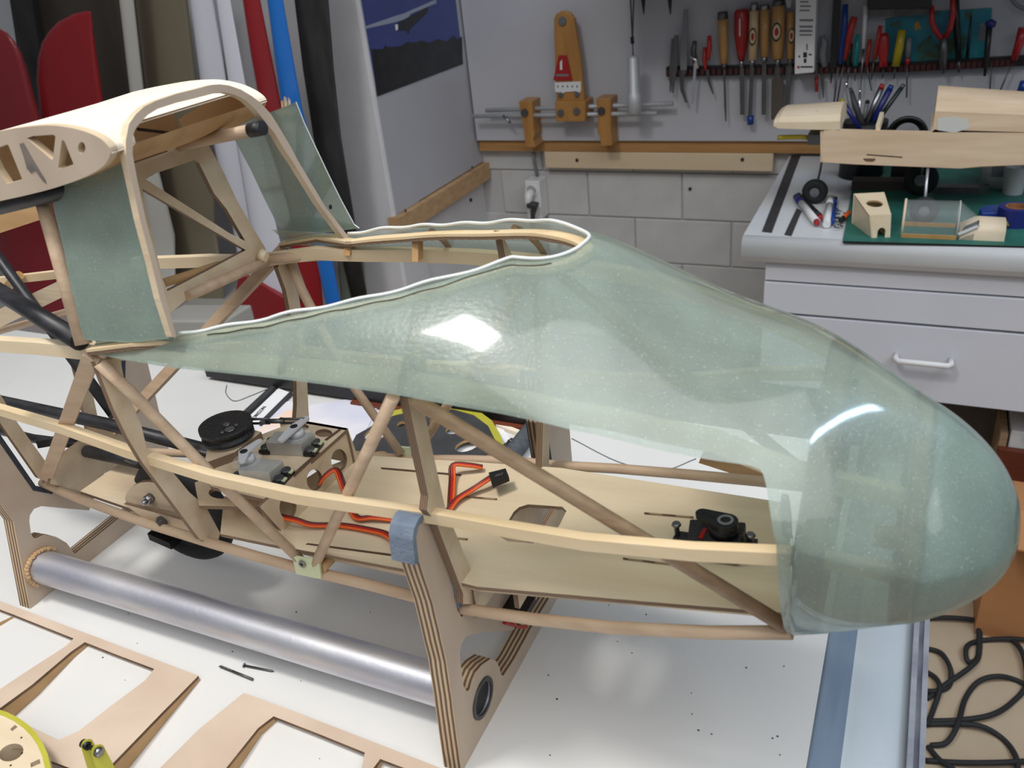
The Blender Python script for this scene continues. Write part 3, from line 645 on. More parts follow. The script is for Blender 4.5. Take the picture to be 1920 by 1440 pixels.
for x, m_ in ((-.189, ochre_ply), (-.252, ochre_ply), (-.128, None)):
    if m_ is None: continue
    for s in (1, -1):
        q_ = [hull(x, p, .0022) for p in np.linspace(low_phi(x)+.02, rim_phi(x)-.06, 12)]; q_ = q_ if s < 0 else [mir(p) for p in q_]
        part('side_former', G().bar(q_, .0050, .0016, (0, 0, 1)) if False else G().tube(q_, .0018, 6), beech_dk, FU)
part('canopy_latch', G().tube([hull(-.137, 1.2)+np.array([-.004, .002, -.006]), hull(-.137, 1.2)+np.array([-.012, -.001, -.006]), hull(-.137, 1.2)+np.array([-.013, -.001, -.011])], .0014, 8), steel, FU)
ntab = [Yp(a, b, .420) for a, b in ((1310, 868), (1316, 852), (1365, 858), (1450, 872), (1480, 900), (1478, 920), (1440, 910))]
part('nose_doubler', G().plate(ntab, (0, .004, 0)), [ochre_ply, edge_z], FU)
part('nose_doubler', G().plate([Xp(a, b, -.038) for a, b in ((1466, 925), (1472, 960), (1475, 1008), (1466, 1006), (1463, 942))], (.003, 0, 0)), [ochre_ply, edge_xf], FU)
part('nose_doubler', G().box((.002, .298, .184), (.016, .303, .192)), ochre_ply, FU)

g = gridadd(G(), [[hull(x, q_, .0018) for q_ in np.linspace(-math.pi/2, 1.5*math.pi, 49)] for x in [.0205]+[.0205+.0355*math.sin(a) for a in np.linspace(.1, 1.5, 12)]])
g.add([hull(.0205, q_, .0018) for q_ in np.linspace(-math.pi/2, 1.5*math.pi, 49)[:-1]], [tuple(range(48))])
part('nose_block', g, noseblk, FU, 'blue-grey filling inside the nose tip')
# --- cabin bulkhead, hoop, far dowels
XA = -.3795
bo = [Xp(a, b, XA) for a, b in ((236, 300), (242, 238), (326, 213), (345, 262), (388, 266), (421, 326), (444, 375), (470, 420), (497, 464), (503, 486), (420, 527), (354, 559), (320, 586), (300, 596), (270, 470), (250, 350))]
h1 = [Xp(a, b, XA) for a, b in ((273, 336), (292, 325), (330, 312), (364, 300), (373, 305), (401, 362), (425, 392), (460, 452), (430, 437))]
h2 = [Xp(a, b, XA) for a, b in ((267, 354), (300, 373), (360, 409), (461, 469), (390, 507), (314, 546), (304, 520), (288, 450))]
part('cabin_bulkhead', G().plate(bo, (-.0032, 0, 0), [h1, h2]), [ply, edge_xf], FU, 'ply bulkhead with triangular cutouts behind the cabin')
part('slot', G().plate([Xp(a, b, XA+.0003) for a, b in ((249, 297), (310, 280), (315, 284), (249, 307))], (-.0010, 0, 0), mface=0, medge=0), edge_burn, FU, 'dark slot in the cabin bulkhead')
part('bulkhead_dowel', G().tube([Xp(352, 555, XA+.002), Xp(501, 489, XA+.002)], .0032, 10), beech, FU)
part('corner_ball', G().tube([Xp(489, 478, XA+.002), Xp(500, 482, XA+.006)], [.0045, .0035], 10), pine_lt, FU)
cf = Xp(500, 486, XA+.002)
part('far_dowel', G().tube([cf, Yp(620, 478, .4235)], .0034, 10), beech, FU)
part('rear_spacer', G().tube([Xp(306, 531, XA-.01), Xp(412, 497, XA-.01)], .0026, 10), ochre_ply, FU)
hn = (1.0, 0.0, 0.07); hp = (-.314, .265, .262)
ho = [(323, 632), (300, 560), (284, 493), (262, 410), (247, 340), (236, 289), (236, 262), (242, 232), (255, 214), (270, 200), (292, 189), (330, 176), (367, 167), (396, 159), (412, 158), (429, 160), (452, 168), (472, 180), (489, 193), (508, 214), (527, 244), (545, 275), (558, 300), (609, 386), (653, 443)]
hi = [(645, 447), (598, 383), (548, 302), (540, 291), (527, 270), (516, 251), (499, 231), (480, 206), (461, 188), (442, 178), (424, 173.5), (405, 174), (367, 184), (330, 193), (296, 204), (277, 215.6), (264, 229), (255, 240), (250, 252), (248.5, 289), (258, 340), (273, 410), (295, 493), (311, 560), (331, 632)]
hoop = [PL(a, b, hp, hn) for a, b in ho+hi]
hv = np.array(hn)/np.linalg.norm(hn)
part('cabin_hoop', G().plate(hoop, -hv*.004, mface=0, medge=2), [ply_grey, edge_xf, ply], FU, 'bent wooden hoop at the front of the cabin')
part('pin_hole', G().disc(PL(619, 388, hp, hn), hv, .0014, n=12, th=.0004), inkb, FU)
# --- wing centre section: rib, leading edge sheet
yr, yf = .2655, .4050
rt = [(-150, 300), (-60, 263), (0, 246), (50, 238), (100, 235.5), (150, 244), (185, 258), (203, 274), (208, 283)]
ft = [(250, 172), (290, 163), (345, 153), (380, 149.5), (415, 149.5), (452, 157), (478, 168), (494, 179), (500, 187)]
fine = lambda L_, n: [tuple(np.array([np.interp(q, range(len(L_)), [p[i] for p in L_]) for i in (0, 1)])) for q in np.linspace(0, len(L_)-1, n)]
def sm(L_, n=33):
    xs = range(len(L_)); return [(catm(q, list(xs), [p[0] for p in L_]), catm(q, list(xs), [p[1] for p in L_])) for q in np.linspace(0, len(L_)-1, n)]
A = [Yp(a, b, yr) for a, b in sm(rt)]; B = [Yp(a, b, yf) for a, b in sm(ft)]
# the sheet is cut back between the legs of the hoop
def sheet(dz):
    g = G(); V = np.linspace(0, 1, 41); vs = []
    for v in V:
        f = min(1, max(0, (v-.115)/.05))*min(1, max(0, (.90-v)/.06)); top_i = 32-f*(32-22.5)
        for j in range(25):
            q = top_i*j/24; i = min(31, int(q)); r = q-i
            a = A[i]+(A[i+1]-A[i])*r; b = B[i]+(B[i+1]-B[i])*r; vs.append(a+(b-a)*v+np.array([0, 0, dz]))
    return g.add(vs, [(i*25+j, i*25+j+1, (i+1)*25+j+1, (i+1)*25+j) for i in range(40) for j in range(24)], 0, True)
g = sheet(0.0); g2 = sheet(-.0012); g.add(g2.v, g2.f, 0, True)
part('leading_edge_sheet', g, obech, FU, 'pale curved top sheet of the wing root')
rbm = [(208, 283), (203, 299), (188, 316), (150, 336), (100, 353), (50, 366), (0, 377), (-60, 390)]
fbm = [(500, 187), (497, 200), (484, 217), (455, 232), (430, 243), (400, 250), (370, 256), (340, 262)]
A2 = [Yp(a, b, yr) for a, b in sm(rbm, 25)]; B2 = [Yp(a, b, yf) for a, b in sm(fbm, 25)]
R2 = [[a+(b-a)*k/8 for k in range(9)] for a, b in zip(A2[:15], B2[:15])]
part('lower_sheet', gridadd(G(), R2), ochre_ply, FU, 'brown underside sheet of the leading edge')
ro = A+A2[1:]+[Yp(-150, 400, yr)]
hole_a = [Yp(a, b, yr) for a, b in ((50, 259), (62, 255), (100, 252.5), (104, 256), (99, 299), (95, 298))]
hole_b = [Yp(a, b, yr) for a, b in ((116, 262), (121, 265), (138, 308), (113, 317), (109, 314))]
hole_c = [Yp(a, b, yr) for a, b in ((-22, 284), (12, 270.5), (16, 273), (42, 337), (12, 345), (-5, 320))]
hole_d = [Yp(153+7*math.cos(a), 277+11*math.sin(a), yr) for a in np.linspace(0, 6.283, 17)[:-1]]
part('root_rib', G().plate(ro, (0, .004, 0), [hole_a, hole_b, hole_c, hole_d]), [ply_grey, ply], FU, 'airfoil root rib with triangular cutouts and burn marks')
part('graphite_stain', G().plate([Yp(a, b, yr-.0002) for a, b in ((36, 270), (44, 268), (62, 300), (84, 336), (87, 344), (80, 340), (66, 320), (58, 325), (50, 316), (46, 300))], (0, .0001, 0), mface=0, medge=0), smudge, FU, 'dark graphite smudge on the rib')
part('rib_web', G().plate([Yp(a, b, .300) for a, b in ((-30, 262), (150, 248), (170, 320), (-30, 360))], (0, .003, 0)), [ochre_ply, edge_xf], FU)
part('far_rib', G().plate([Yp(a, b, .398) for a, b in ((334, 224), (345, 245), (365, 254), (400, 249), (450, 226), (478, 209), (486, 199), (462, 185), (425, 180), (380, 195))], (0, .003, 0)), [ochre_ply, edge_xf], FU)
ds, de = Xp(336, 272, XA), PL(492, 240, hp, hn)
sd = part('spar_dowel', G().tube([ds, de], .0034, 12), beech, FU)
part('tape_wrap', G().tube([de+(ds-de)*.14, de+(ds-de)*-.01], .0039, 12), carbon, sd, 'black tape wrap')
part('tape_strip', G().tube([PL(345, 242, hp, hn)+np.array([-.03, 0, 0]), Yp(360, 254, .385), Yp(390, 254, .39), Yp(478, 236, .397)], .0008, 6), carbon, FU)
part('joint_tape', G().obox(Yp(231, 270, .280), (.002, 0, 0), (0, .002, 0), (0, 0, .004)), beech_dk, FU, 'dark broken joint beside the hoop', bevel=.001)
part('spar_tube', G().tube([Yp(-80, 399, .273), Yp(0, 385, .273), Yp(92, 362, .276), Yp(180, 338, .290)], .0046, 12), carbon, FU)
part('rear_post', G().tube([Yp(77, 370, .279), Yp(157, 645, .2625)], [.0034, .0042], 10), beech, FU)
part('far_strip', G().plate([Yp(a, b, .385) for a, b in ((-30, 405), (0, 398), (85, 372), (88, 408), (0, 437), (-30, 446))], (0, .003, 0)), [ochre_ply, edge_xf], FU)
part('cross_strip', G().plate([Yp(a, b, .390) for a, b in ((-30, 592), (0, 579), (118, 523), (124, 554), (0, 614), (-30, 628))], (0, .003, 0)), [ply, edge_xf], FU)
part('rear_dowel', G().tube([Yp(-20, 626, .40), Yp(140, 581, .40)], .0030, 10), beech, FU)
up = part('upper_strip', G().bar([Yp(-30, 530, .41), Yp(118, 513, .41)], .005, .006), pine, FU)
part('binding', G().tube([Yp(16, 536, .403), Yp(36, 516, .403)], .0036, 10), tanh, up, 'yellow resin-soaked thread binding')
part('carbon_brace', G().tube([Yp(-40, 523, .305), Yp(150, 640, .2665)], .0052, 12), carbon, FU)
part('carbon_brace', G().tube([Yp(-30, 452, .40), Yp(0, 488, .395), Yp(214, 778, .355)], .0042, 10), carbon, FU)
part('push_rod', G().tube([Yp(-40, 741, .345), Yp(0, 752, .345), Yp(200, 795, .345), Yp(388, 844, .340)], .0046, 12), carbon, FU)
part('push_rod', G().tube([Yp(162, 846, .345), Yp(290, 873, .345)], .0046, 12), carbon, FU)
part('push_rod', G().tube([Yp(-20, 802, .36), Yp(60, 822, .36), Yp(150, 834, .36)], .0038, 10), carbon, FU)
part('skid_strip', G().bar([Yp(70, 832, .33), Yp(152, 818, .35)], .004, .006), carbon, FU)

# --- wheel and its ply cheek
wc = np.array([-.4575, YC, .0675]); wr = .0350
wh = part('main_wheel', G().tube([wc+np.array([wr*math.cos(a), 0, wr*math.sin(a)]) for a in np.linspace(0, 2*math.pi, 49)[:-1]], .0085, 14, closed=True), rubber, FU, 'black main wheel')
part('wheel_hub', G().disc(wc+np.array([0, .006, 0]), (0, -1, 0), .034, n=32, th=.012), rubber, wh)
cy = .311; ch = [Yp(a, b, cy) for a, b in ((234, 935), (238, 922), (248, 912), (262, 905), (280, 903.5), (300, 908), (318, 918), (330, 930), (338, 944))]
ck = part('wheel_cheek', G().plate(ch+[ch[-1]-np.array([0, 0, .008]), ch[0]-np.array([0, 0, .003])], (0, .003, 0)), [ply, edge_burn], FU)
bc = Yp(284, 932, cy); part('axle_bolt', G().tube([bc, bc+np.array([0, -.005, 0])], .0034, 6).tube([bc+np.array([0, -.004, 0]), bc+np.array([0, -.008, 0])], .0018, 10), steel, ck)
part('wheel_box', G().plate([Yp(a, b, .304) for a, b in ((232, 945), (340, 975), (372, 988), (372, 1012), (330, 1003), (270, 972))], (0, .0025, 0)), [ply, edge_xf], FU)
part('axle_nut', G().tube([Yp(300, 975, .303), Yp(306, 982, .299)], .003, 6), steel_d, FU)
part('skid_end', G().obox(Yp(310, 1006, .330), (.010, 0, -.002), (0, .006, 0), (0, 0, .003)), black, FU)

# --- equipment tray
tn = np.array([-.07, 0, 1.0]); tn /= np.linalg.norm(tn); tp = (-.178, 0, .124)
def TP(a, b, hgt=0.0): return PL(a, b, np.array(tp)+tn*hgt, tn)
to = [TP(a, b) for a, b in ((413, 1001), (515, 1022), (650, 1047), (762, 1068), (895, 1100), (1200, 1127), (1482, 1150), (1482, 944), (1250, 908), (1050, 877), (900, 867), (670, 853), (600, 880))]
th1 = [TP(a, b) for a, b in ((956, 972), (963, 960), (973, 951), (990, 945.5), (1054, 950), (1062, 958), (1050, 983), (1029, 1014), (1016, 1020), (952, 1015), (937, 1006), (939, 994))]
sl1 = [TP(a, b) for a, b in ((713, 876), (716, 880), (864, 893), (866, 889))]
sl2 = [TP(a, b) for a, b in ((572, 1021), (577, 1018), (738, 1039), (734, 1043))]
tr = part('equipment_tray', G().plate(to, -tn*.0022, [th1, sl1, sl2]), [ply_tray, edge_z], FU, 'pale ply equipment tray with cutout and slots')
for q in (((1208, 961), (1300, 969), (1301, 972), (1208, 964)), ((1168, 1046), (1275, 1059), (1275, 1062), (1168, 1049)), ((868, 930), (932, 935), (932, 937.5), (868, 932.5)), ((856, 1008), (877, 1010), (877, 1013), (856, 1011))):
    part('tab', G().plate([TP(a, b, .0003) for a, b in q], tn*.0003, mface=0, medge=0), edge_z, tr)
def skirt(A_, B_, x): return [A_, B_, B_-np.array([0, 0, x]), A_-np.array([0, 0, x])]
s0, s1, s2 = TP(520, 1020, -.0022)+np.array([0, .004, 0]), TP(895, 1096, -.0022)+np.array([0, .004, 0]), TP(1478, 1146, -.0022)+np.array([0, .004, 0])
part('tray_side', G().plate(skirt(s0, s1, .0085), (0, .002, 0)), [ply, edge_z], tr); part('tray_side', G().plate(skirt(s1, s2, .0085), (0, .002, 0)), [ply, edge_z], tr)
f0, f1 = TP(1060, 882, -.0022)-np.array([0, .004, 0]), TP(1478, 946, -.0022)-np.array([0, .004, 0])
part('tray_side', G().plate(skirt(f0, f1, .0085), (0, -.002, 0)), [ply, edge_z], tr)
# --- servo box: top, front wall, side, lower shelf
zt = .1407
T = lambda a, b, z=zt: Zp(a, b, z)
top = [T(652, 803), T(596, 853), T(540, 902), T(500, 937), T(395, 912), T(378, 880), T(455, 850), T(470, 822), T(560, 788), T(585, 791)]
eh = lambda px, py, rx, ry, z=zt, n=20: [Zp(px+rx*math.cos(a), py+ry*math.sin(a), z) for a in np.linspace(0, 2*math.pi, n+1)[:-1]]
sb = part('servo_box', G().plate(top, (0, 0, -.0025), [eh(607, 812, 16, 7.5), eh(568, 801, 11, 6)]), [ply, edge_z], FU, 'ply servo box standing on the tray')
xw = T(596, 853)[0]-.0002
fw = [Xp(652, 803, xw), Xp(672, 860, xw), Xp(604, 933, xw), Xp(535, 1004, xw), Xp(487, 950, xw), Xp(540, 902, xw)]
wh1 = [Xp(636+15*math.cos(a), 863+21*math.sin(a), xw) for a in np.linspace(0, 6.283, 21)[:-1]]
wh2 = [Xp(590+15*math.cos(a), 900+20*math.sin(a), xw) for a in np.linspace(0, 6.283, 21)[:-1]]
wh3 = [Xp(540+16*math.cos(a), 951+23*math.sin(a), xw) for a in np.linspace(0, 6.283, 21)[:-1]]
part('box_front', G().plate(fw, (-.0025, 0, 0), [wh1, wh2, wh3]), [ply, edge_xf], sb)
fe = T(652, 803); part('box_side', G().plate([fe, fe-np.array([.055, 0, 0]), fe-np.array([.055, 0, .026]), fe-np.array([0, 0, .026])], (0, -.0025, 0)), [ply, edge_z], sb)
for a in ((640, 806, 613, 826), (600, 849, 552, 894)):
    part('tab', G().bar([Zp(a[0], a[1], zt+.0001)+np.array([-.001, 0, 0]), Zp(a[2], a[3], zt+.0001)+np.array([-.001, 0, 0])], .0022, .0006), edge_z, sb)
zs = .1285
sh = [Zp(a, b, zs) for a, b in ((373, 948), (487, 951), (512, 930), (525, 915), (400, 890), (365, 905))]
lo_ = part('lower_shelf', G().plate(sh, (0, 0, -.0025), [eh(415, 924, 24, 11, zs), eh(474, 926, 18, 10, zs)]), [ply, edge_z], FU)
part('shelf_wall', G().plate([Zp(487, 952, zs), Zp(516, 1018, .1135), Zp(535, 1003, .1135), Zp(512, 930, zs)], (-.002, 0, 0)), [ply, edge_z], lo_)
part('shelf_floor', G().plate([Zp(413, 1001, .112), Zp(515, 1020, .112), Zp(560, 970, .112), Zp(420, 930, .112)], (0, 0, -.002)), [ply_tray, edge_z], lo_)
part('servo_motor', G().obox(Zp(474, 930, .120), (.008, 0, 0), (0, .006, 0), (0, 0, .005)), redmat, lo_, 'red part under the shelf opening')
# --- standard servos on the box
def servo(topq, h, zt_, lab, hornq, hubpx):
    z1 = zt_+h
    q = [Zp(a, b, z1) for a, b in topq]; c = sum(q)/4
    sv = part('servo', G().plate(q, (0, 0, -h), mface=0, medge=0), servo_al, FU, lab, bevel=.0006)
    ax = (q[1]-q[0]); ax /= np.linalg.norm(ax); ay = np.array([-ax[1], ax[0], 0]); L_ = np.linalg.norm(q[1]-q[0])
    for s in (1, -1):
        m = c+ax*s*(L_/2+.0035); m[2] = zt_+.0018
        part('mounting_lug', G().obox(m, ax*.0038, ay*.0075, (0, 0, .0014)), black, sv, bevel=.0005)
        for e in (.0042, -.0042):
            mc = m+ay*e
            part('screw', G().tube([mc+np.array([0, 0, .001]), mc+np.array([0, 0, .0032])], .0030, 12), steel_d, sv)
            part('washer', G().obox(mc+np.array([0, 0, .0017])+ax*s*.003, ax*.0014, ay*.0018, (0, 0, .0005)), gusset_m, sv)
    hc = Zp(*hubpx, z1+.0005)
    part('output_hub', G().tube([hc, hc+np.array([0, 0, .0035])], [.0055, .0045], 16), silver_w, sv)
    part('hub_dome', G().tube([hc-np.array([0, 0, .0004]), hc+np.array([0, 0, .0012])], [.0095, .008], 20), clearpl, sv)
    z2 = z1+.0055; a, b = (Zp(p[0], p[1], z2) for p in hornq[:2]); u = (b-a)/np.linalg.norm(b-a); v = np.array([-u[1], u[0], 0]); hh = Zp(hornq[2][0], hornq[2][1], z2)
    ou = []
    for an in np.linspace(math.pi/2, 1.5*math.pi, 7): ou.append(a+.0022*(math.cos(an)*u+math.sin(an)*v))
    ou.append(hh-.0036*v); 
    for an in np.linspace(-math.pi/2, math.pi/2, 7): ou.append(b+.0022*(math.cos(an)*u+math.sin(an)*v))
    ou.append(hh+.0036*v)
    part('horn', G().plate(ou, (0, 0, .0014), mface=0, medge=0), silver_w, sv, 'white servo arm')
    part('horn_hole', G().disc(hh+np.array([0, 0, .0014]), (0, 0, 1), .0024, n=14, th=.0003), inkb, sv)
    return sv
servo(((497, 829), (562, 832), (590, 811), (516, 808)), .0095, zt, 'far silver servo on the box', ((528, 827), (574, 787), (552, 803)), (556, 815))
servo(((445, 881), (503, 886), (531, 863), (470, 858)), .0095, zt, 'near silver servo on the box', ((455, 866), (486, 830), (458, 850)), (463, 863))
# pulley disc and linkage
pc = Zp(429, 818, zt+.008)
part('pulley_block', G().plate([Zp(a, b, zt+.006) for a, b in ((384, 868), (440, 848), (490, 810), (455, 800), (390, 832))], (0, 0, -.006)), [ply, edge_z], FU)
pu = part('pulley', G().tube([pc, pc+np.array([0, 0, .0025]), pc+np.array([0, 0, .003]), pc+np.array([0, 0, .006]), pc+np.array([0, 0, .0065]), pc+np.array([0, 0, .0095])], [.0165, .0165, .0145, .0145, .0168, .0168], 32), black_rough, FU, 'black grooved pulley disc')
part('pulley_base', G().tube([pc-np.array([0, 0, .0015]), pc], .0150, 28), silver_w, pu)
for a, b, r in ((425, 797, .0022), (431, 806, .0032), (417, 812, .0012), (443, 798, .0012)): part('screw', G().tube([Zp(a, b, pc[2]+.0095), Zp(a, b, pc[2]+.0095)+np.array([0, 0, .0008])], r, 12), steel, pu)
l0, l1 = Zp(468, 790, pc[2]+.006), Zp(572, 789, zt+.0145)
li = part('linkage', G().tube([l0+(l1-l0)*.30, l0+(l1-l0)*.62], .0016, 8), steel_d, FU)
dv = np.array([0, 0, .0016])
for a, b in ((0.0, .36), (.56, 1.0)):
    for s in (1, -1): part('clevis_arm', G().tube([l0+(l1-l0)*a+dv*s, l0+(l1-l0)*b+dv*s], .0008, 6), steel_d, li)
r0, r1 = Yp(372, 840, .338), Yp(438, 857, .330)
pr_ = part('rod_end', G().tube([r0, r0+(r1-r0)*.3, r0+(r1-r0)*.35, r1], [.0032, .0030, .0020, .0026], 10), steel, FU)
part('ball_joint', G().tube([r1+np.array([0, 0, -.006]), r1+np.array([0, 0, -.003]), r1+np.array([0, 0, .001]), r1+np.array([0, 0, .003])], [.003, .0055, .0052, .003], 14), steel, pr_)
part('joint_cap', G().tube([r1+np.array([0, 0, .003]), r1+np.array([0, 0, .0062])], .0028, 12), black, pr_)
# --- servo leads: three-core flat cables
def lead(path, name='servo_lead', w=.0015):
    root = part(name, G().tube(path, w*.55, 8), redwire, FU, 'three-core flat servo cable')
    P_ = [np.array(p) for p in path]
    for s, m in ((1, orange), (-1, brown)):
        q = []
        for i, p in enumerate(P_):
            t_ = P_[min(i+1, len(P_)-1)]-P_[max(i-1, 0)]; sd = np.cross(t_, tn); sd /= np.linalg.norm(sd)+1e-9; q.append(p+s*sd*w)
        part('core', G().tube(q, w*.55, 8), m, root, 'orange core' if m is orange else 'brown core')
    return root
def spl(L_, n=5):
    L_ = [np.array(p, float) for p in L_]; out = []; xs = list(range(len(L_)))
    for q in np.linspace(0, len(L_)-1, n*(len(L_)-1)+1): out.append(np.array([catm(q, xs, [p[i] for p in L_]) for i in range(3)]))
    return out
lead(spl([TP(598, 907, .009), TP(612, 890, .014), TP(630, 881, .015), TP(641, 905, .010), TP(652, 935, .002), TP(668, 970, .002), TP(700, 970, .003), TP(745, 975, .002), TP(790, 985, .002)]))
lead(spl([TP(523, 968, .007), TP(555, 975, .006), TP(585, 984, .003), TP(640, 985, .002), TP(690, 993, .002), TP(722, 1001, .003), TP(745, 1018, .003), TP(775, 1030, .002), TP(800, 1010, .002)]))
ld = lead(spl([TP(845, 950, .002), TP(848, 900, .003), TP(850, 872, .008), TP(880, 872, .006), TP(905, 876, .003)]))
ld = lead(spl([TP(842, 955, .002), TP(858, 935, .003), TP(885, 918, .004), TP(905, 905, .006), TP(920, 895, .007)]))
cq = [TP(a, b, .011) for a, b in ((916, 886), (948, 878), (954, 893), (922, 906))]
cn = part('connector', G().plate(cq, -tn*.0035, mface=0, medge=0), black, FU, 'black servo plug')
for k in range(3):
    p = TP(931+4*k*1.2, 892-1.5*k, .0112); part('contact', G().obox(p, (.0006, 0, 0), (0, .0014, 0), (0, 0, .0002)), steel, cn)
# --- black servo in the nose
sh_ = .008
q = [TP(a, b, sh_) for a, b in ((1285, 1027), (1408, 1052), (1402, 999), (1296, 987))]
nq = part('nose_servo', G().plate([TP(a, b, .0015) for a, b in ((1290, 1047), (1386, 1060), (1400, 1010), (1296, 1003))], tn*.0105, mface=0, medge=0), black_rough, FU, 'black servo on the tray in the nose', bevel=.0008)
part('mounting_lug', G().plate([TP(a, b, .0045) for a, b in ((1262, 1014), (1290, 1020), (1296, 1004), (1270, 1000))], tn*.0018, mface=0, medge=0), black_rough, nq)
part('mounting_lug', G().plate([TP(a, b, .0045) for a, b in ((1392, 1040), (1420, 1038), (1421, 1016), (1400, 1012))], tn*.0018, mface=0, medge=0), black_rough, nq)
part('red_stripe', G().plate([TP(a, b, .0122) for a, b in ((1309, 1009), (1317, 1010), (1327, 991), (1319, 990))], tn*.0002, mface=0, medge=0), redpl, nq)
for px, py in ((1270, 990), (1408, 1011)):
    p = TP(px, py+14, .006); part('screw', G().tube([p, p+tn*.0065, p+tn*.0068, p+tn*.0080], [.0014, .0014, .0026, .0020], 12), steel, nq)
hb = TP(1357, 993, .014); part('output_hub', G().tube([hb-tn*.002, hb+tn*.004], .0072, 18), black, nq)
a, b = TP(1318, 970, .0180), TP(1361, 985, .0180); u = (b-a)/np.linalg.norm(b-a); v = np.cross(tn, u); ou = []
for an in np.linspace(math.pi/2, 1.5*math.pi, 9): ou.append(a+.0036*(math.cos(an)*u+math.sin(an)*v))
for an in np.linspace(-math.pi/2, math.pi/2, 9): ou.append(b+.0062*(math.cos(an)*u+math.sin(an)*v))
hr = part('horn', G().plate(ou, tn*.003, mface=0, medge=0), black, nq, 'black servo arm', bevel=.0005)
for k in range(3): part('horn_hole', G().disc(a+(b-a)*(.05+.22*k)+tn*.003, tn, .0009, n=8, th=.0002), inkb, nq)
part('horn_hub', G().ring(b+tn*.003, tn, .0026, .0040, .0006, n=16), greypl, nq)
# twisted lead under the tray
g1 = [Yp(990+9*k+3, 1172-3*math.sin(k*1.0), .40) for k in range(8)]
part('twisted_lead', G().tube(spl([Yp(945, 1165, .33), Yp(965, 1170, .34), Yp(985, 1175, .35)]), .0018, 6), redwire, FU)
for ph, m in ((0, yelpl), (2.1, brown), (4.2, inkb)):
    g = G(); path = []
    for k in range(30):
        c = Yp(950+k*1.7, 1160+6*math.sin(k/29*3.1), .34); path.append(c+.0012*np.array([0, math.cos(k*.9+ph), math.sin(k*.9+ph)]))
    part('twisted_lead', g.tube(path, .0011, 6), m, FU)
part('velcro_strap', G().obox(Yp(958, 1138, .335), (.012, 0, .001), (0, .01, 0), (0, 0, .0015)), black, FU)

# ================================================================== THINGS LYING ON THE TABLE
def ztop(p): return np.array([p[0], p[1], .003+max(0, (.272-p[1]))*.13])
def TT(a, b):
    p = Zp(a, b, .004)
    for _ in range(4): p = Zp(a, b, ztop(p)[2])
    return p
def flat_frame(outer, holes, name, label, walls):
    root = part(name, G().plate([TT(*p) for p in outer], (0, 0, -.0022), [[TT(*p) for p in h] for h in holes]), [ply_laser, edge_burn])
    tag(root, label, 'plywood frame', 'laser-cut frames')
    for w in walls:
        a = [TT(*p) for p in w]; lo = [np.array([p[0], p[1], .0003]) for p in a]
        g = G(); n = len(a)
        up = [p-np.array([0, 0, .0022]) for p in a]
        g.add(up+lo, [(i, i+1, n+i+1, n+i) for i in range(n-1)])
        part('side_wall', g, ochre_ply, root, 'tan side wall tapering under the frame')
    return root
flat_frame([(-120, 1084), (0, 1127), (180, 1194), (372, 1267), (300, 1340), (211, 1432), (185, 1460), (90, 1425), (-40, 1372), (-160, 1330)],
    [[(-60, 1120), (22, 1151), (138, 1197), (124, 1211), (60, 1252), (0, 1292), (-60, 1330)], [(159, 1204), (220, 1228), (289, 1254), (273, 1275), (210, 1322), (147, 1371), (110, 1387), (60, 1363), (-10, 1335), (60, 1284), (133, 1222)]],
    'ply_frame', 'large flat plywood frame with two square openings under the round former', [[(372, 1267), (300, 1340), (211, 1432), (185, 1460)], [(159, 1204), (133, 1222), (60, 1284), (-10, 1335)], [(22, 1151), (-60, 1190)]])
flat_frame([(457, 1299), (560, 1337), (780, 1422), (900, 1470), (860, 1540), (500, 1600), (260, 1480), (372, 1368)],
    [[(513, 1343), (600, 1377), (684, 1411), (676, 1450), (640, 1520), (340, 1520), (424, 1440), (484, 1365)], [(713, 1423), (790, 1452), (760, 1530), (690, 1520), (700, 1440)]],
    'ply_frame', 'plywood frame lying in front of the aluminium tube beside the drill bit', [[(513, 1343), (484, 1365), (424, 1440), (340, 1520)], [(713, 1423), (690, 1460)]])
# round former with yellow rim, lower left
zc = .034
t = thing('round_former', 'round pale ply former with yellow-green rim at the lower left corner', 'wooden former', np.append(Zp(-16, 1440, zc)[:2], zc-.004))
_a, _b, _c = (Zp(px, py, zc)[:2] for px, py in ((2, 1333), (67, 1376), (94, 1442)))
_m = np.linalg.solve(2*np.array([_b-_a, _c-_a]), np.array([_b @ _b-_a @ _a, _c @ _c-_a @ _a])); c = np.array([_m[0], _m[1], zc]); rr = np.linalg.norm(_a-_m)
t.location = Vector((c[0], c[1], zc-.004)); ORIG[t.name] = np.array([c[0], c[1], zc-.004])
ou = circ(c, (rr*.982, 0, 0), (0, rr*.982, 0), 64)
hl = [Zp(21+23*math.cos(a), 1411+16*math.sin(a)-5*math.cos(a), zc) for a in np.linspace(0, 6.283, 25)[:-1]]
n1 = [Zp(a, b, zc) for a, b in ((19, 1367), (23, 1371), (33, 1363), (28, 1359))]
n2 = [Zp(a, b, zc) for a, b in ((57, 1431), (58, 1439), (76, 1431), (74, 1423))]
part('former_plate', G().plate(ou, (0, 0, -.004), [hl, n1, n2]), [ply_tray, ply], t)
part('rim', G().ring(c-np.array([0, 0, .0045]), (0, 0, 1), rr*.978, rr*1.004, .0048, n=64), yellow, t, 'yellow-green resin rim')
part('hole_wall', G().ring(Zp(21, 1411, zc)-np.array([0, 0, .014]), (0, 0, 1), .0075, .0090, .0098, n=24), ply, t)
for q in ((40, 1383), (41, 1412), (20, 1435)): part('pin_hole', G().disc(Zp(q[0], q[1], zc+.0002), (0, 0, 1), .0006, n=8, th=.0001), inkb, t)
part('spacer', G().tube([(c[0]-.01, c[1]-.005, .0226), (c[0]-.01, c[1]-.005, zc-.004)], .006, 12), ply, t)
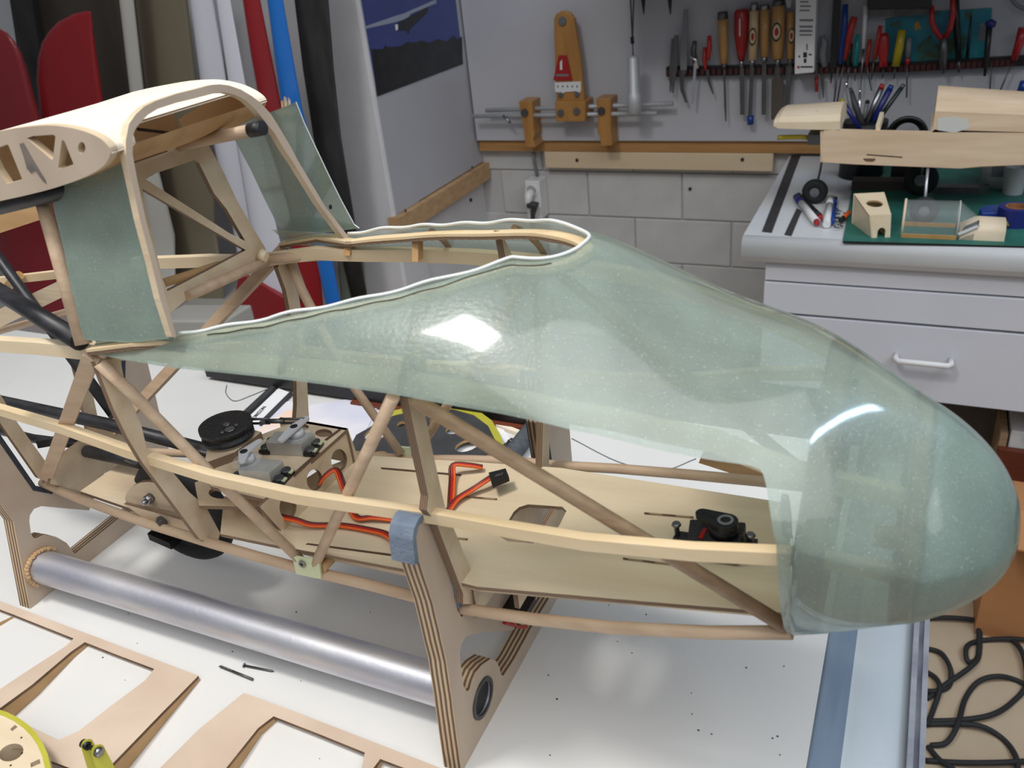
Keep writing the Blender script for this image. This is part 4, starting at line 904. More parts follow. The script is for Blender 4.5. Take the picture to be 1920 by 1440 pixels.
# yellow hinge bracket
t = thing('hinge_bracket', 'small translucent yellow horn bracket with cap screw beside the round former', 'bracket', np.append(Zp(195, 1440, .02)[:2], .012))
def arm(px, py, qx, qy, h, w):
    a = Zp(px, py, h); b = Zp(qx, qy, h-.018); u = (b-a)/np.linalg.norm(b-a); v = np.cross(u, np.array([.6, -.35, .5])); v /= np.linalg.norm(v); o = []
    for an in np.linspace(math.pi/2, 1.5*math.pi, 9): o.append(a+w*(math.cos(an)*u+math.sin(an)*v))
    o += [b-w*1.35*v, b+w*1.35*v]; nv = np.cross(u, v)
    return o, nv, a
o1, nv, a1 = arm(164, 1398, 184, 1450, .040, .0032); part('arm', G().plate(o1, nv*.0016, mface=0, medge=0), yellow, t)
o2, nv2, a2_ = arm(184, 1409, 206, 1462, .040, .0034); part('arm', G().plate(o2, nv2*.0016, mface=0, medge=0), yellow, t)
ax = (a2_-a1)/np.linalg.norm(a2_-a1)
part('cap_screw', G().tube([a1-ax*.004, a1+ax*.001], .0024, 14).tube([a1, a2_], .0012, 8), black, t, 'black cap screw')
cam_d = (CAM-a2_)/np.linalg.norm(CAM-a2_)
part('button_screw', G().tube([a2_, a2_+ax*.0016, a2_+ax*.0026], [.0030, .0028, .0016], 14), steel, t)
# drill bit, nails
a, b = Zp(412, 1249, .0012), Zp(474, 1274, .0012); u = (b-a)/np.linalg.norm(b-a)
t = thing('drill_bit', 'small drill bit with spiral end lying on the white table', 'drill bit', (a[0], a[1], 0))
part('shank', G().tube([a+(b-a)*.38, b], .0009, 10), steel_d, t)
side = np.cross(u, [0, 0, 1])
for s in (0, math.pi): part('flute', G().tube([a+(b-a)*.40*k/26+.0005*(math.cos(k*.75+s)*side+math.sin(k*.75+s)*np.array([0, 0, 1])) for k in range(27)], .0005, 5), steel_d, t)
for nm, pa, pb, lb in (('nail', (459, 1248), (514, 1259), 'small steel nail on the table right of the drill bit'), ('nail', (522, 1226), (568, 1246), 'dark nail in the shadow under the aluminium tube')):
    a, b = Zp(*pa, .0011), Zp(*pb, .0008); u = (b-a)/np.linalg.norm(b-a)
    t = thing(nm, lb, 'nail', (a[0], a[1], 0))
    part('shaft', G().tube([a, b-u*.002, b], [.0008, .0008, .0001], 8), steel_d, t); part('head', G().tube([a-u*.0008, a], .0016, 12), steel, t)
# things on the table behind the glider
t = thing('flat_case', 'long flat black case lying along the rear edge of the table', 'case', (-.55, .63, 0))
e0 = Zp(387, 714, 0)
part('case_body', G().box((e0[0], .612, .004), (-.30, .655, .0185)), black, t, bevel=.0012)
part('case_base', G().box((e0[0]+.20, .606, 0.0), (-.30, .655, .004)), reddbrown, t, 'brown strip under the case')
def flatq(pts, z0, z1): return G().plate([Zp(a, b, z1) for a, b in pts], (0, 0, z0-z1), mface=0, medge=0)
t = thing('printed_strip', 'white strip with black edges printed HORIZON behind the pulley', 'label strip', np.append(Zp(490, 765, 0)[:2], 0))
part('strip_face', flatq([(452, 795), (522, 728), (547, 737), (486, 795)], 0.0, .0030), paper, t)
part('edge_bar', G().bar([Zp(436, 800, .0032), Zp(512, 729, .0032)], .006, .006), darkgrey, t)
part('edge_bar', G().bar([Zp(488, 796, .0032), Zp(547, 737, .0032)], .0022, .005), darkgrey, t)
fo = bpy.data.curves.new('lettering', 'FONT'); fo.body = 'HORIZON'; fo.size = .0062; fo.extrude = .0001
a, b = Zp(474, 789, .0036), Zp(496, 766, .0036); tmp = bpy.data.objects.new('tmp', fo); COL.objects.link(tmp)
dep = bpy.context.evaluated_depsgraph_get(); me = bpy.data.meshes.new_from_object(tmp.evaluated_get(dep)); bpy.data.objects.remove(tmp)
o = bpy.data.objects.new('lettering', me); COL.objects.link(o); me.materials.clear(); me.materials.append(inkb); o.parent = t
o.location = Vector(a-ORIG[t.name]); o.rotation_euler = (0, 0, math.atan2(b[1]-a[1], b[0]-a[0])); o['label'] = 'printed word HORIZON'
t = single('magazine', flatq([(452, 800), (540, 752), (580, 760), (700, 740), (716, 748), (690, 800), (664, 838), (560, 830)], 0.0, .0012), lilac, 'pale lilac printed sheet on the table behind the servo box', 'paper')
single('printed_card', flatq([(474, 812), (540, 768), (580, 775), (560, 812), (500, 830)], .0012, .0018), peach, 'peach coloured card on the lilac sheet behind the pulley', 'paper')
single('paper_sheet', flatq([(652, 850), (700, 800), (940, 800), (985, 862), (700, 880)], 0.0, .0010), paper, 'white paper sheet under the dark grey former', 'paper')
# dark grey former behind
zf = .010
t = thing('grey_former', 'dark grey former with oval holes and yellow rim on paper behind the glider', 'wooden former', np.append(Zp(800, 830, zf)[:2], .001))
ou = [(660, 830), (668, 815), (690, 803), (712, 788), (745, 777), (795, 766), (850, 766), (890, 776), (915, 795), (932, 818), (936, 835), (920, 850), (890, 864), (840, 866), (780, 862), (720, 868), (668, 870), (664, 850)]
elp = lambda px, py, rx, ry, tl=0.0: [Zp(px+rx*math.cos(q)-ry*math.sin(q)*tl, py+ry*math.sin(q)-rx*math.cos(q)*.25, zf) for q in np.linspace(0, 6.283, 17)[:-1]]
holes = [elp(705, 813, 22, 12), elp(752, 795, 8, 5), elp(820, 787, 15, 7), elp(852, 804, 17, 9), elp(800, 808, 7, 4), elp(876, 835, 23, 11), elp(700, 856, 26, 8), elp(765, 852, 22, 6)]
part('former_plate', G().plate([Zp(a, b, zf) for a, b in ou], (0, 0, -.003), holes), [darkgrey, ochre_ply], t)
part('rim', G().plate([Zp(a, b, zf+.0005) for a, b in ((735, 780), (736, 770), (795, 757), (850, 757), (893, 767), (922, 788), (938, 815), (944, 834), (934, 836), (915, 798), (888, 778), (850, 767), (797, 767), (745, 777))], (0, 0, -.0035), mface=0, medge=0), yellow, t, 'yellow resin rim')
for x in (690, 900): part('spacer', G().tube([Zp(x, 835, .001), Zp(x, 835, zf-.003)], .004, 10), ochre_ply, t)
t = single('black_tube', G().tube([Zp(1012, 786, .0085), Zp(944, 872, .0085)], .0082, 18), rubber_g, 'black foam tube lying on the table near the far front cradle arm', 'tube')
single('wood_strip', G().bar([Zp(926, 794, .0022), Zp(982, 815, .0022)], .005, .0035), obech, 'thin pale wood strip right of the grey former', 'wood strip')
t = thing('small_rod', 'short dark rod with round end beside the grey former', 'rod', np.append(Zp(950, 833, 0)[:2], 0))
part('rod', G().tube([Zp(938, 842, .0025), Zp(957, 829, .0025)], .0022, 10), darkgrey, t); part('tip', G().tube([Zp(955, 830, .0025), Zp(961, 826, .0025)], .0028, 12), steel_d, t)
single('thread', G().tube(spl([Zp(425, 722, .0006), Zp(424, 738, .0006), Zp(440, 752, .0006), Zp(470, 742, .0006), Zp(500, 730, .0006)]), .0004, 5), steel_d, 'thin wire offcut curling on the table below the black case', 'wire')
single('thread', G().tube(spl([Zp(1072, 822, .0006), Zp(1160, 866, .0006), Zp(1240, 882, .0006), Zp(1305, 860, .0006)]), .0004, 5), ink, 'thin pale wire curving across the table under the nose', 'wire')
g = G()
for i in range(46):
    a = random.uniform(0, 1); p = Zp(random.uniform(20, 1480), random.uniform(1090, 1430), .0006)
    if p[1] < .15 or p[0] > -.02: continue
    s = random.uniform(.0002, .0006); g.obox(p+np.array([0, 0, -.0003]), (s, 0, 0), (0, s*.6, 0), (0, 0, .0003))
o = single('wood_dust', g, steel_d, 'scattered wood dust and crumbs on the white table', 'dust'); o['kind'] = 'stuff'

# ================================================================== LEFT: WINGS AND PLANKS LEANING ON THE WALL
ZS = -.33
t = thing('low_shelf', 'low grey shelf behind the table on which the wings stand', 'shelf', (-2.3, 1.35, -.75))
part('shelf_top', G().box((-3.6, 1.0, ZS-.03), (-1.21, 1.69, ZS)), grey_w, t)
for x in (-3.5, -2.3, -1.26):
    for y in (1.05, 1.64): part('leg', G().box((x-.02, y-.02, -.75), (x+.02, y+.02, ZS-.03)), taupe, t)
def wing(name, label, cat, rows, y, m, bulge=.16, lean=0.0, ext=True, group=None):
    """rows: (py, left px, right px); lens-shaped section with a rounded front"""
    R = []; rows = list(rows)
    if ext:   # run on down to the shelf
        (y0, l0, r0), (y1, l1, r1) = rows[-2], rows[-1]
        zb = Yp((l1+r1)/2, y1, y)[2]; 
        for _ in range(60):
            if Yp((l1+r1)/2, y1, y)[2] < ZS+.012: break
            k = 6/(y1-y0); y0, l0, r0, y1, l1, r1 = y1, l1, r1, y1+6, l1+(l1-l0)*k, r1+(r1-r0)*k
        rows.append((y1, l1, r1))
    if rows[0][0] <= 0:
        (y0, l0, r0), (y1, l1, r1) = rows[0], rows[1]; k = -130/(y1-y0); rows.insert(0, (y0-130, l0+(l1-l0)*k, r0+(r1-r0)*k))
    for (py, l, r) in rows:
        zz = Yp((l+r)/2, py, y)[2]; yy = y+lean*(zz-ZS)
        a, b = Yp(l, py, yy), Yp(r, py, yy); w = np.linalg.norm(b-a); sec_ = []
        for k in range(13):
            s = k/12; th = bulge*w*math.sin(math.pi*min(1, s**.75)) ; sec_.append(a+(b-a)*s+np.array([0, -th, 0]))
        for k in range(11, 0, -1):
            s = k/12; sec_.append(a+(b-a)*s+np.array([0, .04*w*math.sin(math.pi*s)+.001, 0]))
        R.append(sec_)
    for r in R:
        for p in r: p[2] = max(p[2], ZS+.001)
    n = len(R[0]); vs = [p for r in R for p in r]; fs = []
    for i in range(len(R)-1):
        for j in range(n): fs.append((i*n+j, i*n+(j+1) % n, (i+1)*n+(j+1) % n, (i+1)*n+j))
    fs += [tuple(range(n)), tuple((len(R)-1)*n+j for j in range(n-1, -1, -1))]
    g = G().add(vs, fs, 0, [True]*((len(R)-1)*n)+[False]*2)
    o = part(name, g, m); tag(o, label, cat, group); return o
wing('wing_panel', 'red rounded wing tip leaning at the far left edge', 'model wing', [(52, -30, -4), (62, -60, 14), (78, -90, 28), (100, -105, 40), (130, -112, 51), (180, -110, 64), (240, -96, 82), (440, -20, 118), (620, 52, 170)], 1.30, red_d, .07, group='wings leaning on the wall')
wing('wing_panel', 'red wing tip with straight right edge, second from the left', 'model wing', [(21, 160, 170), (26, 138, 171), (40, 110, 173), (58, 92, 175), (80, 78, 178), (110, 70, 182), (150, 67, 188), (240, 76, 201), (440, 118, 235), (620, 176, 275)], 1.32, red_w, .06, group='wings leaning on the wall')
wing('dark_plank', 'narrow black plank behind the two red wing tips', 'plank', [(0, 18, 60), (240, 55, 100), (600, 110, 158)], 1.52, blackpaint, .05)
wing('dark_plank', 'wide dark taupe board behind the right red wing tip', 'plank', [(0, 60, 228), (240, 100, 262), (600, 170, 325)], 1.56, taupe, .02)
wing('wing_panel', 'narrow grey-white wing between taupe board and khaki wing', 'model wing', [(0, 226, 251), (175, 246, 270), (320, 262, 298), (440, 280, 328), (600, 296, 337)], 1.38, grey_w, .35, group='wings leaning on the wall')
wing('wing_panel', 'wide khaki unpainted wing panel behind the cabin', 'model wing', [(0, 251, 352), (180, 272, 372), (330, 300, 402), (420, 318, 405), (590, 338, 430)], 1.46, khaki, .08, group='wings leaning on the wall')
wing('wing_panel', 'broad white wing right of the khaki panel', 'model wing', [(0, 356, 400), (150, 376, 426), (300, 408, 470), (420, 436, 505), (600, 470, 545)], 1.40, white_w, .22, group='wings leaning on the wall')
t = wing('wing_panel', 'white wing with grey hinge line and deep red end', 'model wing', [(0, 402, 432), (150, 424, 459), (300, 448, 492), (430, 470, 520), (540, 476, 548), (596, 440, 560)], 1.34, white_w, .12, ext=False, group='wings leaning on the wall')
rw = [Yp(a, b, 1.318) for a, b in ((442, 596), (442, 545), (449, 514), (480, 528), (520, 553), (560, 574), (566, 585), (480, 600))]
part('red_end', G().plate(rw, (0, .012, 0), mface=0, medge=0), red_w, t, 'deep red painted end')
part('hinge_line', G().tube([Yp(404, 0, 1.335), Yp(426, 150, 1.335)], .0022, 6), ink, t)
wing('wing_panel', 'narrow red wing left of the blue one', 'model wing', [(0, 455, 488), (100, 470, 508), (200, 488, 528), (300, 508, 552), (490, 549, 598), (590, 566, 608)], 1.36, red_w, .22, group='wings leaning on the wall')
wing('wing_panel', 'narrow blue wing beside the black peeling plank', 'model wing', [(0, 501, 531), (100, 514, 548), (200, 528, 566), (300, 550, 592), (490, 594, 624), (575, 612, 640)], 1.34, blue_w, .22, group='wings leaning on the wall')
wing('dark_plank', 'black plank with peeling paint in front of the white pillar', 'plank', [(0, 552, 616), (130, 568, 626), (260, 588, 640), (430, 628, 668)], 1.42, blackpaint, .06)
wing('board', 'grey-green board standing below the cockpit rim', 'plank', [(430, 625, 676), (500, 634, 684), (570, 640, 690)], 1.48, greygreen, .05)
t = thing('frayed_stick', 'frayed yellowish wood splinters in front of the blue wing', 'wood stick', Yp(536, 262, 1.30))
for i in range(7):
    a = Yp(528+i*2.6, 182+random.uniform(-3, 8), 1.30); b = Yp(533+i*2.4, 268, 1.30); part('splinter', G().tube([a, (a+b)/2+np.array([random.uniform(-.003, .003), 0, 0]), b], [.0008, .0022, .0022], 6), [pine, tanh, creamh][i % 3], t)
part('label', G().plate([Yp(a, b, 1.296) for a, b in ((557, 236), (565, 236), (568, 262), (560, 262))], (0, .002, 0), mface=0, medge=0), pine_lt, t)
single('foam_block', G().obox(Yp(385, 598, 1.12)+np.array([0, 0, -.004]), (.075, .015, 0), (0, .04, 0), (0, 0, .018)), grey_w, 'beige foam block on the low shelf in front of the khaki wing', 'block', bevel=.004)

# ================================================================== WALL: POSTER, JIG, TOOLS
px_ = XL+.0006
def Q(L_, x): return [Xp(a, b, x) for a, b in L_]
zb_ = Xp(707, 180, XL)[2]; y0_, y1_ = Xp(707, 180, XL)[1], Xp(868, 120, XL)[1]
t = thing('poster', 'glossy poster of a glider in blue sky over dark woods, on the niche wall', 'poster', (XL, (y0_+y1_)/2, zb_))
part('sheet', G().plate([(px_, y0_, zb_), (px_, y1_, zb_), (px_, y1_, zb_+.36), (px_, y0_, zb_+.36)], (.0006, 0, 0), mface=0, medge=0), sky_p, t)
part('printed_woods', G().plate(Q([(707, 181), (868, 120), (866, 68), (858, 74), (850, 66), (838, 78), (820, 73), (806, 80), (790, 76), (775, 80), (765, 78), (752, 86), (738, 88), (726, 88), (723, 84), (718, 92), (696, 92)], XL+.0013), (.0002, 0, 0), mface=0, medge=0), tree_p, t)
part('printed_glider', G().plate(Q([(685, 54), (686, 49), (735, 32), (760, 24), (812, 1), (818, 0), (818, 6), (770, 26), (765, 34), (740, 42)], XL+.0014), (.0002, 0, 0), mface=0, medge=0), pale_p, t, 'pale wing of the printed glider')
part('printed_glider', G().plate(Q([(742, 50), (745, 44), (758, 36), (785, 22), (802, 12), (803, 22), (780, 44), (768, 56), (766, 65), (762, 57), (746, 58)], XL+.0015), (.0002, 0, 0), mface=0, medge=0), tree_p, t, 'dark body of the printed glider')
part('printed_glider', G().plate(Q([(741, 46), (746, 46), (746, 56), (742, 57)], XL+.0016), (.0002, 0, 0), mface=0, medge=0), paper, t, 'white nose of the printed glider')

YW = 1.965
def Wp(px, py, d=.012): return Yp(px, py, YW-d)
def wpl(L_, d0, d1, m=0): return G().plate([Wp(a, b, d1) for a, b in L_], (0, d1-d0, 0), mface=0, medge=m)
t = thing('circle_cutter', 'orange-brown wooden cutting jig with red plate sliding on two metal rods', 'tool', Wp(1070, 228, 0))
part('arm', wpl([(1038, 36), (1043, 26), (1051, 21), (1060, 21), (1069, 26), (1076, 36), (1080, 60), (1088, 110), (1095, 187), (1092, 200), (1044, 200), (1041, 150)], .030, .046), jigwood, t, bevel=.002)
part('base_block', wpl([(1040, 190), (1097, 190), (1097, 228), (1042, 228)], .004, .060), jigwood, t, bevel=.002)
part('red_plate', wpl([(1047, 104), (1062, 104), (1073, 151), (1037, 151)], .046, .050), redpl, t, 'red badge plate', bevel=.0008)
part('badge_mark', wpl([(1050, 116), (1054, 112), (1054, 131), (1050, 131)], .050, .0505), whitepl, t); part('badge_mark', wpl([(1042, 139), (1066, 139), (1066, 143), (1042, 143)], .050, .0505), greypl, t)
part('scale_plate', wpl([(1040, 155), (1089, 153), (1089, 171), (1085, 176), (1080, 171), (1058, 173), (1052, 178), (1046, 173), (1041, 172)], .046, .049), whitepl, t, 'white scale plate')
for k in range(5): part('scale_mark', wpl([(1045+9*k, 160), (1047+9*k, 160), (1047+9*k, 164), (1045+9*k, 164)], .049, .0493), inkb, t)
for x, y, r in ((1055, 39, .009), (1052, 177, .006), (1083, 176, .006), (1052, 211, .008), (1082, 208, .008)):
    part('bolt', G().disc(Wp(x, y, .046 if y < 190 else .060), (0, -1, 0), r, n=14, th=.005), steel, t)
for L_, bx, by in (([(972, 190), (998, 190), (1000, 240), (1002, 252), (999, 262), (1005, 276), (986, 277), (981, 240)], 984, 211), ([(1117, 185), (1145, 185), (1145, 240), (1148, 273), (1127, 274), (1124, 255), (1120, 250), (1121, 215)], 1128, 208)):
    bk = part('bracket', wpl(L_, .0, .050), jigwood, t, bevel=.0015); part('bolt', G().disc(Wp(bx, by, .050), (0, -1, 0), .009, n=14, th=.005), steel_d, bk)
part('rod', G().tube([Wp(911, 207, .030), Wp(1262, 194, .030)], .0052, 14), satin, t); part('rod', G().tube([Wp(887, 218, .040), Wp(1232, 212, .040)], .0048, 14), satin, t)
part('rod_clip', G().tube([Wp(943, 217, .046), Wp(953, 226, .046), Wp(957, 231, .046)], .003, 8), steel, t)
t = thing('hanging_cylinder', 'silver metal cylinder hanging on a cord over the jig rods', 'tool', Wp(1189, 216, .05))
ctop, cbot = Wp(1187, 104, .075), Wp(1190, 214, .075)
part('body', G().tube([ctop, ctop+(cbot-ctop)*.04, ctop+(cbot-ctop)*.62, ctop+(cbot-ctop)*.64, cbot-(cbot-ctop)*.03, cbot], [.008, mm(ctop, 11), mm(ctop, 11.5), mm(ctop, 14), mm(ctop, 14), .010], 24), satin, t)
part('cord', G().tube([Wp(1180, -60, .075), Wp(1184, 40, .075), Wp(1186, 72, .075)], .0018, 6).tube([Wp(1190, -60, .075), Wp(1187, 40, .075), Wp(1186, 72, .075)], .0018, 6), steel_d, t)
part('ferrule', G().tube([Wp(1185, 69, .075), Wp(1186, 82, .075)], .004, 8).tube([Wp(1186, 80, .075), ctop], .0012, 6), black, t)

# --- tool rack
t = thing('tool_rack', 'long black wall rack with dark red clips holding the hand tools', 'rack', Wp(1580, 135, 0))
part('rail', G().plate([Wp(1249, 126, .014), Wp(1490, 121, .014), Wp(1700, 117, .014), Wp(1990, 101, .014), Wp(1990, 120, .014), Wp(1700, 135, .014), Wp(1490, 139, .014), Wp(1249, 144, .014)], (0, .014, 0), mface=0, medge=0), black, t)
ck0 = None
for k in range(62):
    px = 1254+k*10.6; py = np.interp(px, [1249, 1490, 1700, 1990], [136, 131, 128, 112])
    p = Wp(px, py, .018); s = mm(p, 3.4)
    if ck0 is None: ck0 = part('clip', G().obox(p, (s, 0, 0), (0, .005, 0), (0, 0, s*1.5)), rackm, t); base = p; cl = ck0
    else: cl = ck0.copy(); COL.objects.link(cl); cl.parent = t; cl.location = Vector(p-base)
def tool(name, label, cat, pieces, group=None, d=.022):
    """pieces: (part, kind, [(px,py)...], widths px, material, extra)"""
    pts_ = [Wp(a, b, 0) for pc in pieces for (a, b) in pc[2]]
    low = min(pts_, key=lambda p: p[2]); t = thing(name, label, cat, low, group)
    for pc in pieces:
        nm, kind, L_, wd, m = pc[:5]; dd = pc[5] if len(pc) > 5 else d
        P_ = [Wp(a, b, dd) for a, b in L_]
        R_ = [mm(p, (wd[i] if isinstance(wd, (list, tuple)) else wd)/2) for i, p in enumerate(P_)]
        if kind == 'r': part(nm, G().tube(P_, R_, 14), m, t)
        else:
            g = G(); vs = []
            for p, r in zip(P_, R_):
                for (i, j) in ((-1, -1), (1, -1), (1, 1), (-1, 1)): vs.append(p+np.array([i*r, j*.0016, 0]))
            fs = []
            for i in range(len(P_)-1):
                for j in range(4): fs.append((i*4+j, i*4+(j+1) % 4, (i+1)*4+(j+1) % 4, (i+1)*4+j))
            fs += [(3, 2, 1, 0), tuple((len(P_)-1)*4+j for j in range(4))]; part(nm, g.add(vs, fs), m, t)
    return t
def badge(t, px, py, d, w, hgt, red=True):
    for s, m, e in ((1, inkb, 0), (.78, creamh, .0003), (.42, redpl if red else inkb, .0006)):
        c = Wp(px, py, d+e); part('badge', G().disc(c, (0, -1, 0), mm(c, hgt*s), m and 0, n=18, th=.0003, r2=mm(c, w*s), u=(0, 0, 1)), m, t, 'dark oval maker badge' if s == 1 else None)
GRP = 'hand tools in the wall rack'
L3 = lambda *a: list(a)
tool('tweezers', 'grey tweezers, first tool at the left end of the rack', 'tweezers', [('leg', 'f', [(1262, 72), (1259, 130), (1258, 150), (1257, 172)], [6, 7, 5, 2], steel_d), ('leg', 'f', [(1268, 66), (1266, 130), (1263, 150), (1261, 174)], [8, 8, 5, 2], steel_d, .026)], GRP)
tool('scraper', 'tall grey steel scraper with bent lower end', 'scraper', [('handle', 'f', [(1286, 17), (1285, 50), (1282, 90), (1282, 131)], [8, 11, 14, 12], greypl), ('blade', 'f', [(1282, 131), (1278, 150), (1279, 168), (1287, 192)], [10, 7, 7, 4], steel_d)], GRP)
tool('clamp_scissors', 'bright chrome clamp scissors with long jaws', 'scissors', [('handle', 'r', [(1303, 77), (1300, 95), (1304, 120)], [8, 10, 10], steel_d), ('jaw', 'f', [(1304, 118), (1303, 135), (1300, 170), (1298, 195)], [5, 5, 6, 4], chrome, .03), ('lever', 'r', [(1293, 106), (1304, 112), (1309, 128)], [5, 6, 6], chrome, .03)], GRP)
tool('red_tweezers', 'tweezers with two coral red grips', 'tweezers', [('grip', 'r', [(1322, 89), (1321, 110), (1323, 131)], [7, 9, 6], redmat), ('grip', 'r', [(1330, 67), (1330, 90), (1328, 113)], [8, 10, 6], redmat, .03), ('tip', 'f', [(1326, 131), (1330, 155), (1337, 176)], [7, 5, 2], steel_d)], GRP)
t = tool('chisel', 'slim tan wooden file handle with black end cap, leftmost wooden handle', 'file', [('cap', 'r', [(1355, 22), (1355, 36)], [18, 20], steel_d), ('handle', 'r', [(1355, 36), (1356, 60), (1357, 90), (1358, 119)], [20, 18, 17, 14], tanh), ('ferrule', 'r', [(1358, 119), (1358, 128)], [11, 9], steel_d), ('blade', 'f', [(1358, 128), (1360, 200), (1361, 227)], [4, 4, 2], steel_d)], GRP)
t = tool('chisel', 'chisel with thick red plastic handle', 'chisel', [('handle', 'r', [(1390, 17), (1390, 22), (1390, 60), (1390, 90), (1390, 113)], [20, 26, 27, 19, 12], redpl), ('ferrule', 'r', [(1390, 113), (1391, 126)], [9, 8], steel), ('blade', 'f', [(1391, 126), (1392, 215)], [8, 8], steel_d)], GRP)
part('lettering', wpl([(1386, 35), (1388, 35), (1388, 68), (1386, 68)], .0405, .041), whitepl, t)
t = tool('chisel', 'cream handled chisel with blue tip guard', 'chisel', [('cap', 'r', [(1414, 4), (1414, 20)], [14, 17], steel), ('handle', 'r', [(1414, 20), (1413, 60), (1411, 112)], [17, 18, 15], creamh), ('ferrule', 'r', [(1411, 112), (1410, 122)], [11, 9], steel), ('blade', 'f', [(1410, 122), (1406, 219)], [7, 7], steel_d), ('tip_guard', 'r', [(1407, 217), (1407, 233)], [13, 12], bluepl)], GRP)
badge(t, 1411, 69, .0335, 7, 16)
t = tool('chisel', 'golden wood handled chisel between the cream and the widest chisel', 'chisel', [('cap', 'r', [(1434, 8), (1434, 18)], [17, 18], steel), ('handle', 'r', [(1434, 18), (1434, 106)], [18, 16], tanh), ('ferrule', 'r', [(1433, 106), (1433, 116)], [12, 10], steel), ('blade', 'f', [(1433, 116), (1432, 215)], [8, 8], steel_d)], GRP)
t = tool('chisel', 'widest chisel with broad rusty blade and red badge', 'chisel', [('cap', 'r', [(1460, -2), (1460, 10)], [20, 24], steel_d), ('handle', 'r', [(1460, 10), (1459, 60), (1458, 110)], [24, 24, 21], tanh), ('ferrule', 'r', [(1458, 110), (1458, 122)], [13, 10], steel), ('neck', 'f', [(1458, 122), (1458, 146)], [7, 10], steel_d), ('blade', 'f', [(1458, 146), (1458, 150), (1457, 224)], [14, 22, 22], taupe)], GRP)
badge(t, 1456, 60, .0385, 9, 17)
t = tool('chisel', 'tan handled chisel half hidden behind the white packet', 'chisel', [('handle', 'r', [(1483, 22), (1482, 110)], [15, 14], tanh), ('ferrule', 'r', [(1482, 110), (1481, 122)], [10, 9], steel_d), ('blade', 'f', [(1480, 122), (1475, 218)], [9, 9], steel_d)], GRP)
badge(t, 1484, 67, .033, 6, 14)
tool('divider', 'steel divider hanging above the chisels', 'tool', [('leg', 'f', [(1472, -30), (1478, 14)], [6, 4], steel, .04), ('leg', 'f', [(1486, -30), (1480, 14)], [6, 4], steel, .042)], GRP)
# white packet
t = thing('white_packet', 'tall white printed cardboard packet hanging in the tool rack', 'box', Wp(1512, 140, .03))
part('carton', G().plate([Wp(a, b, .060) for a, b in ((1493, -60), (1533, -60), (1526, 136), (1490, 139))], (0, .034, 0), mface=0, medge=0), whitepl, t, bevel=.001)
for k, (a, b, c, d_) in enumerate([(1500, 2, 1516, 5), (1500, 10, 1520, 13), (1499, 18, 1518, 21), (1499, 36, 1525, 40), (1499, 48, 1524, 52), (1499, 56, 1523, 60), (1499, 64, 1522, 67), (1512, 82, 1514, 94), (1506, 98, 1513, 108), (1507, 110, 1512, 118), (1497, 104, 1500, 108), (1516, 101, 1522, 104), (1501, 124, 1524, 127)]):
    part('print', wpl([(a, b), (c, b), (c, d_), (a, d_)], .0601, .0604), ink if k < 7 else inkb, t)
sr = [(1497+r*math.cos(q), 126+r*math.sin(q)) for q, r in [(i*math.pi/5, 4.2 if i % 2 == 0 else 1.8) for i in range(10)]]
part('red_star', wpl(sr, .0601, .0605), redpl, t)
tool('scissors', 'dark grey scissors right of the white packet', 'scissors', [('handle', 'r', [(1541, 67), (1546, 80), (1542, 100), (1547, 125)], [9, 14, 14, 12], greypl), ('blade', 'f', [(1541, 140), (1544, 183)], [7, 2], steel_d)], GRP)
tool('knife', 'small knife with bright red lower grip below the packet', 'knife', [('grip', 'r', [(1531, 144), (1531, 172)], [7, 6], redpl), ('blade', 'f', [(1532, 120), (1531, 144)], [4, 5], steel_d)], GRP)
tool('file', 'tall flat black file beside the blue handle', 'file', [('body', 'f', [(1571, -20), (1562, 127)], [15, 12], black), ('tip', 'f', [(1560, 127), (1558, 156)], [5, 2], black)], GRP)
tool('screwdriver', 'long blue handled screwdriver', 'screwdriver', [('handle', 'r', [(1585, 8), (1583, 50), (1576, 119)], [10, 12, 10], bluepl, .03), ('shaft', 'r', [(1572, 126), (1562, 206)], [4, 3], steel_d)], GRP)
tool('screwdriver', 'red screwdriver leaning behind the blue one', 'screwdriver', [('handle', 'r', [(1602, 32), (1594, 60), (1584, 112)], [13, 13, 8], redmat, .03), ('shaft', 'r', [(1582, 118), (1567, 206)], [3, 3], steel_d)], GRP)
tool('screwdriver', 'short dark green screwdriver handle left of the teal one', 'screwdriver', [('handle', 'r', [(1593, 82), (1591, 123)], [12, 10], darkgreen), ('shaft', 'r', [(1591, 123), (1589, 158)], [3, 2], steel_d)], GRP)
tool('screwdriver', 'teal screwdriver handle left of the white scriber', 'screwdriver', [('handle', 'r', [(1609, 64), (1604, 123)], [8, 10], tealpl, .03), ('shaft', 'r', [(1604, 123), (1603, 152)], [3, 2], steel_d)], GRP)
tool('scriber', 'slim white pen-like scriber', 'scriber', [('handle', 'r', [(1623, 10), (1619, 91)], [8, 7], whitepl, .03), ('shaft', 'r', [(1619, 91), (1613, 174)], [3, 2], steel)], GRP)
tool('screwdriver', 'short dull red screwdriver left of the leaning red one', 'screwdriver', [('handle', 'r', [(1631, 74), (1625, 123)], [7, 7], redmat), ('shaft', 'r', [(1625, 123), (1634, 170)], [3, 2], steel_d)], GRP)
tool('screwdriver', 'slim red screwdriver leaning to the right', 'screwdriver', [('handle', 'r', [(1651, 48), (1640, 111)], [8, 8], redmat, .034), ('shaft', 'r', [(1639, 111), (1634, 150)], [3, 2], steel_d)], GRP)
tool('screwdriver', 'fat bulging red screwdriver handle', 'screwdriver', [('handle', 'r', [(1657, 62), (1657, 70), (1656, 95), (1657, 112), (1656, 125)], [12, 19, 20, 14, 17], redpl, .034), ('shaft', 'r', [(1656, 125), (1655, 146)], [4, 3], steel_d)], GRP)
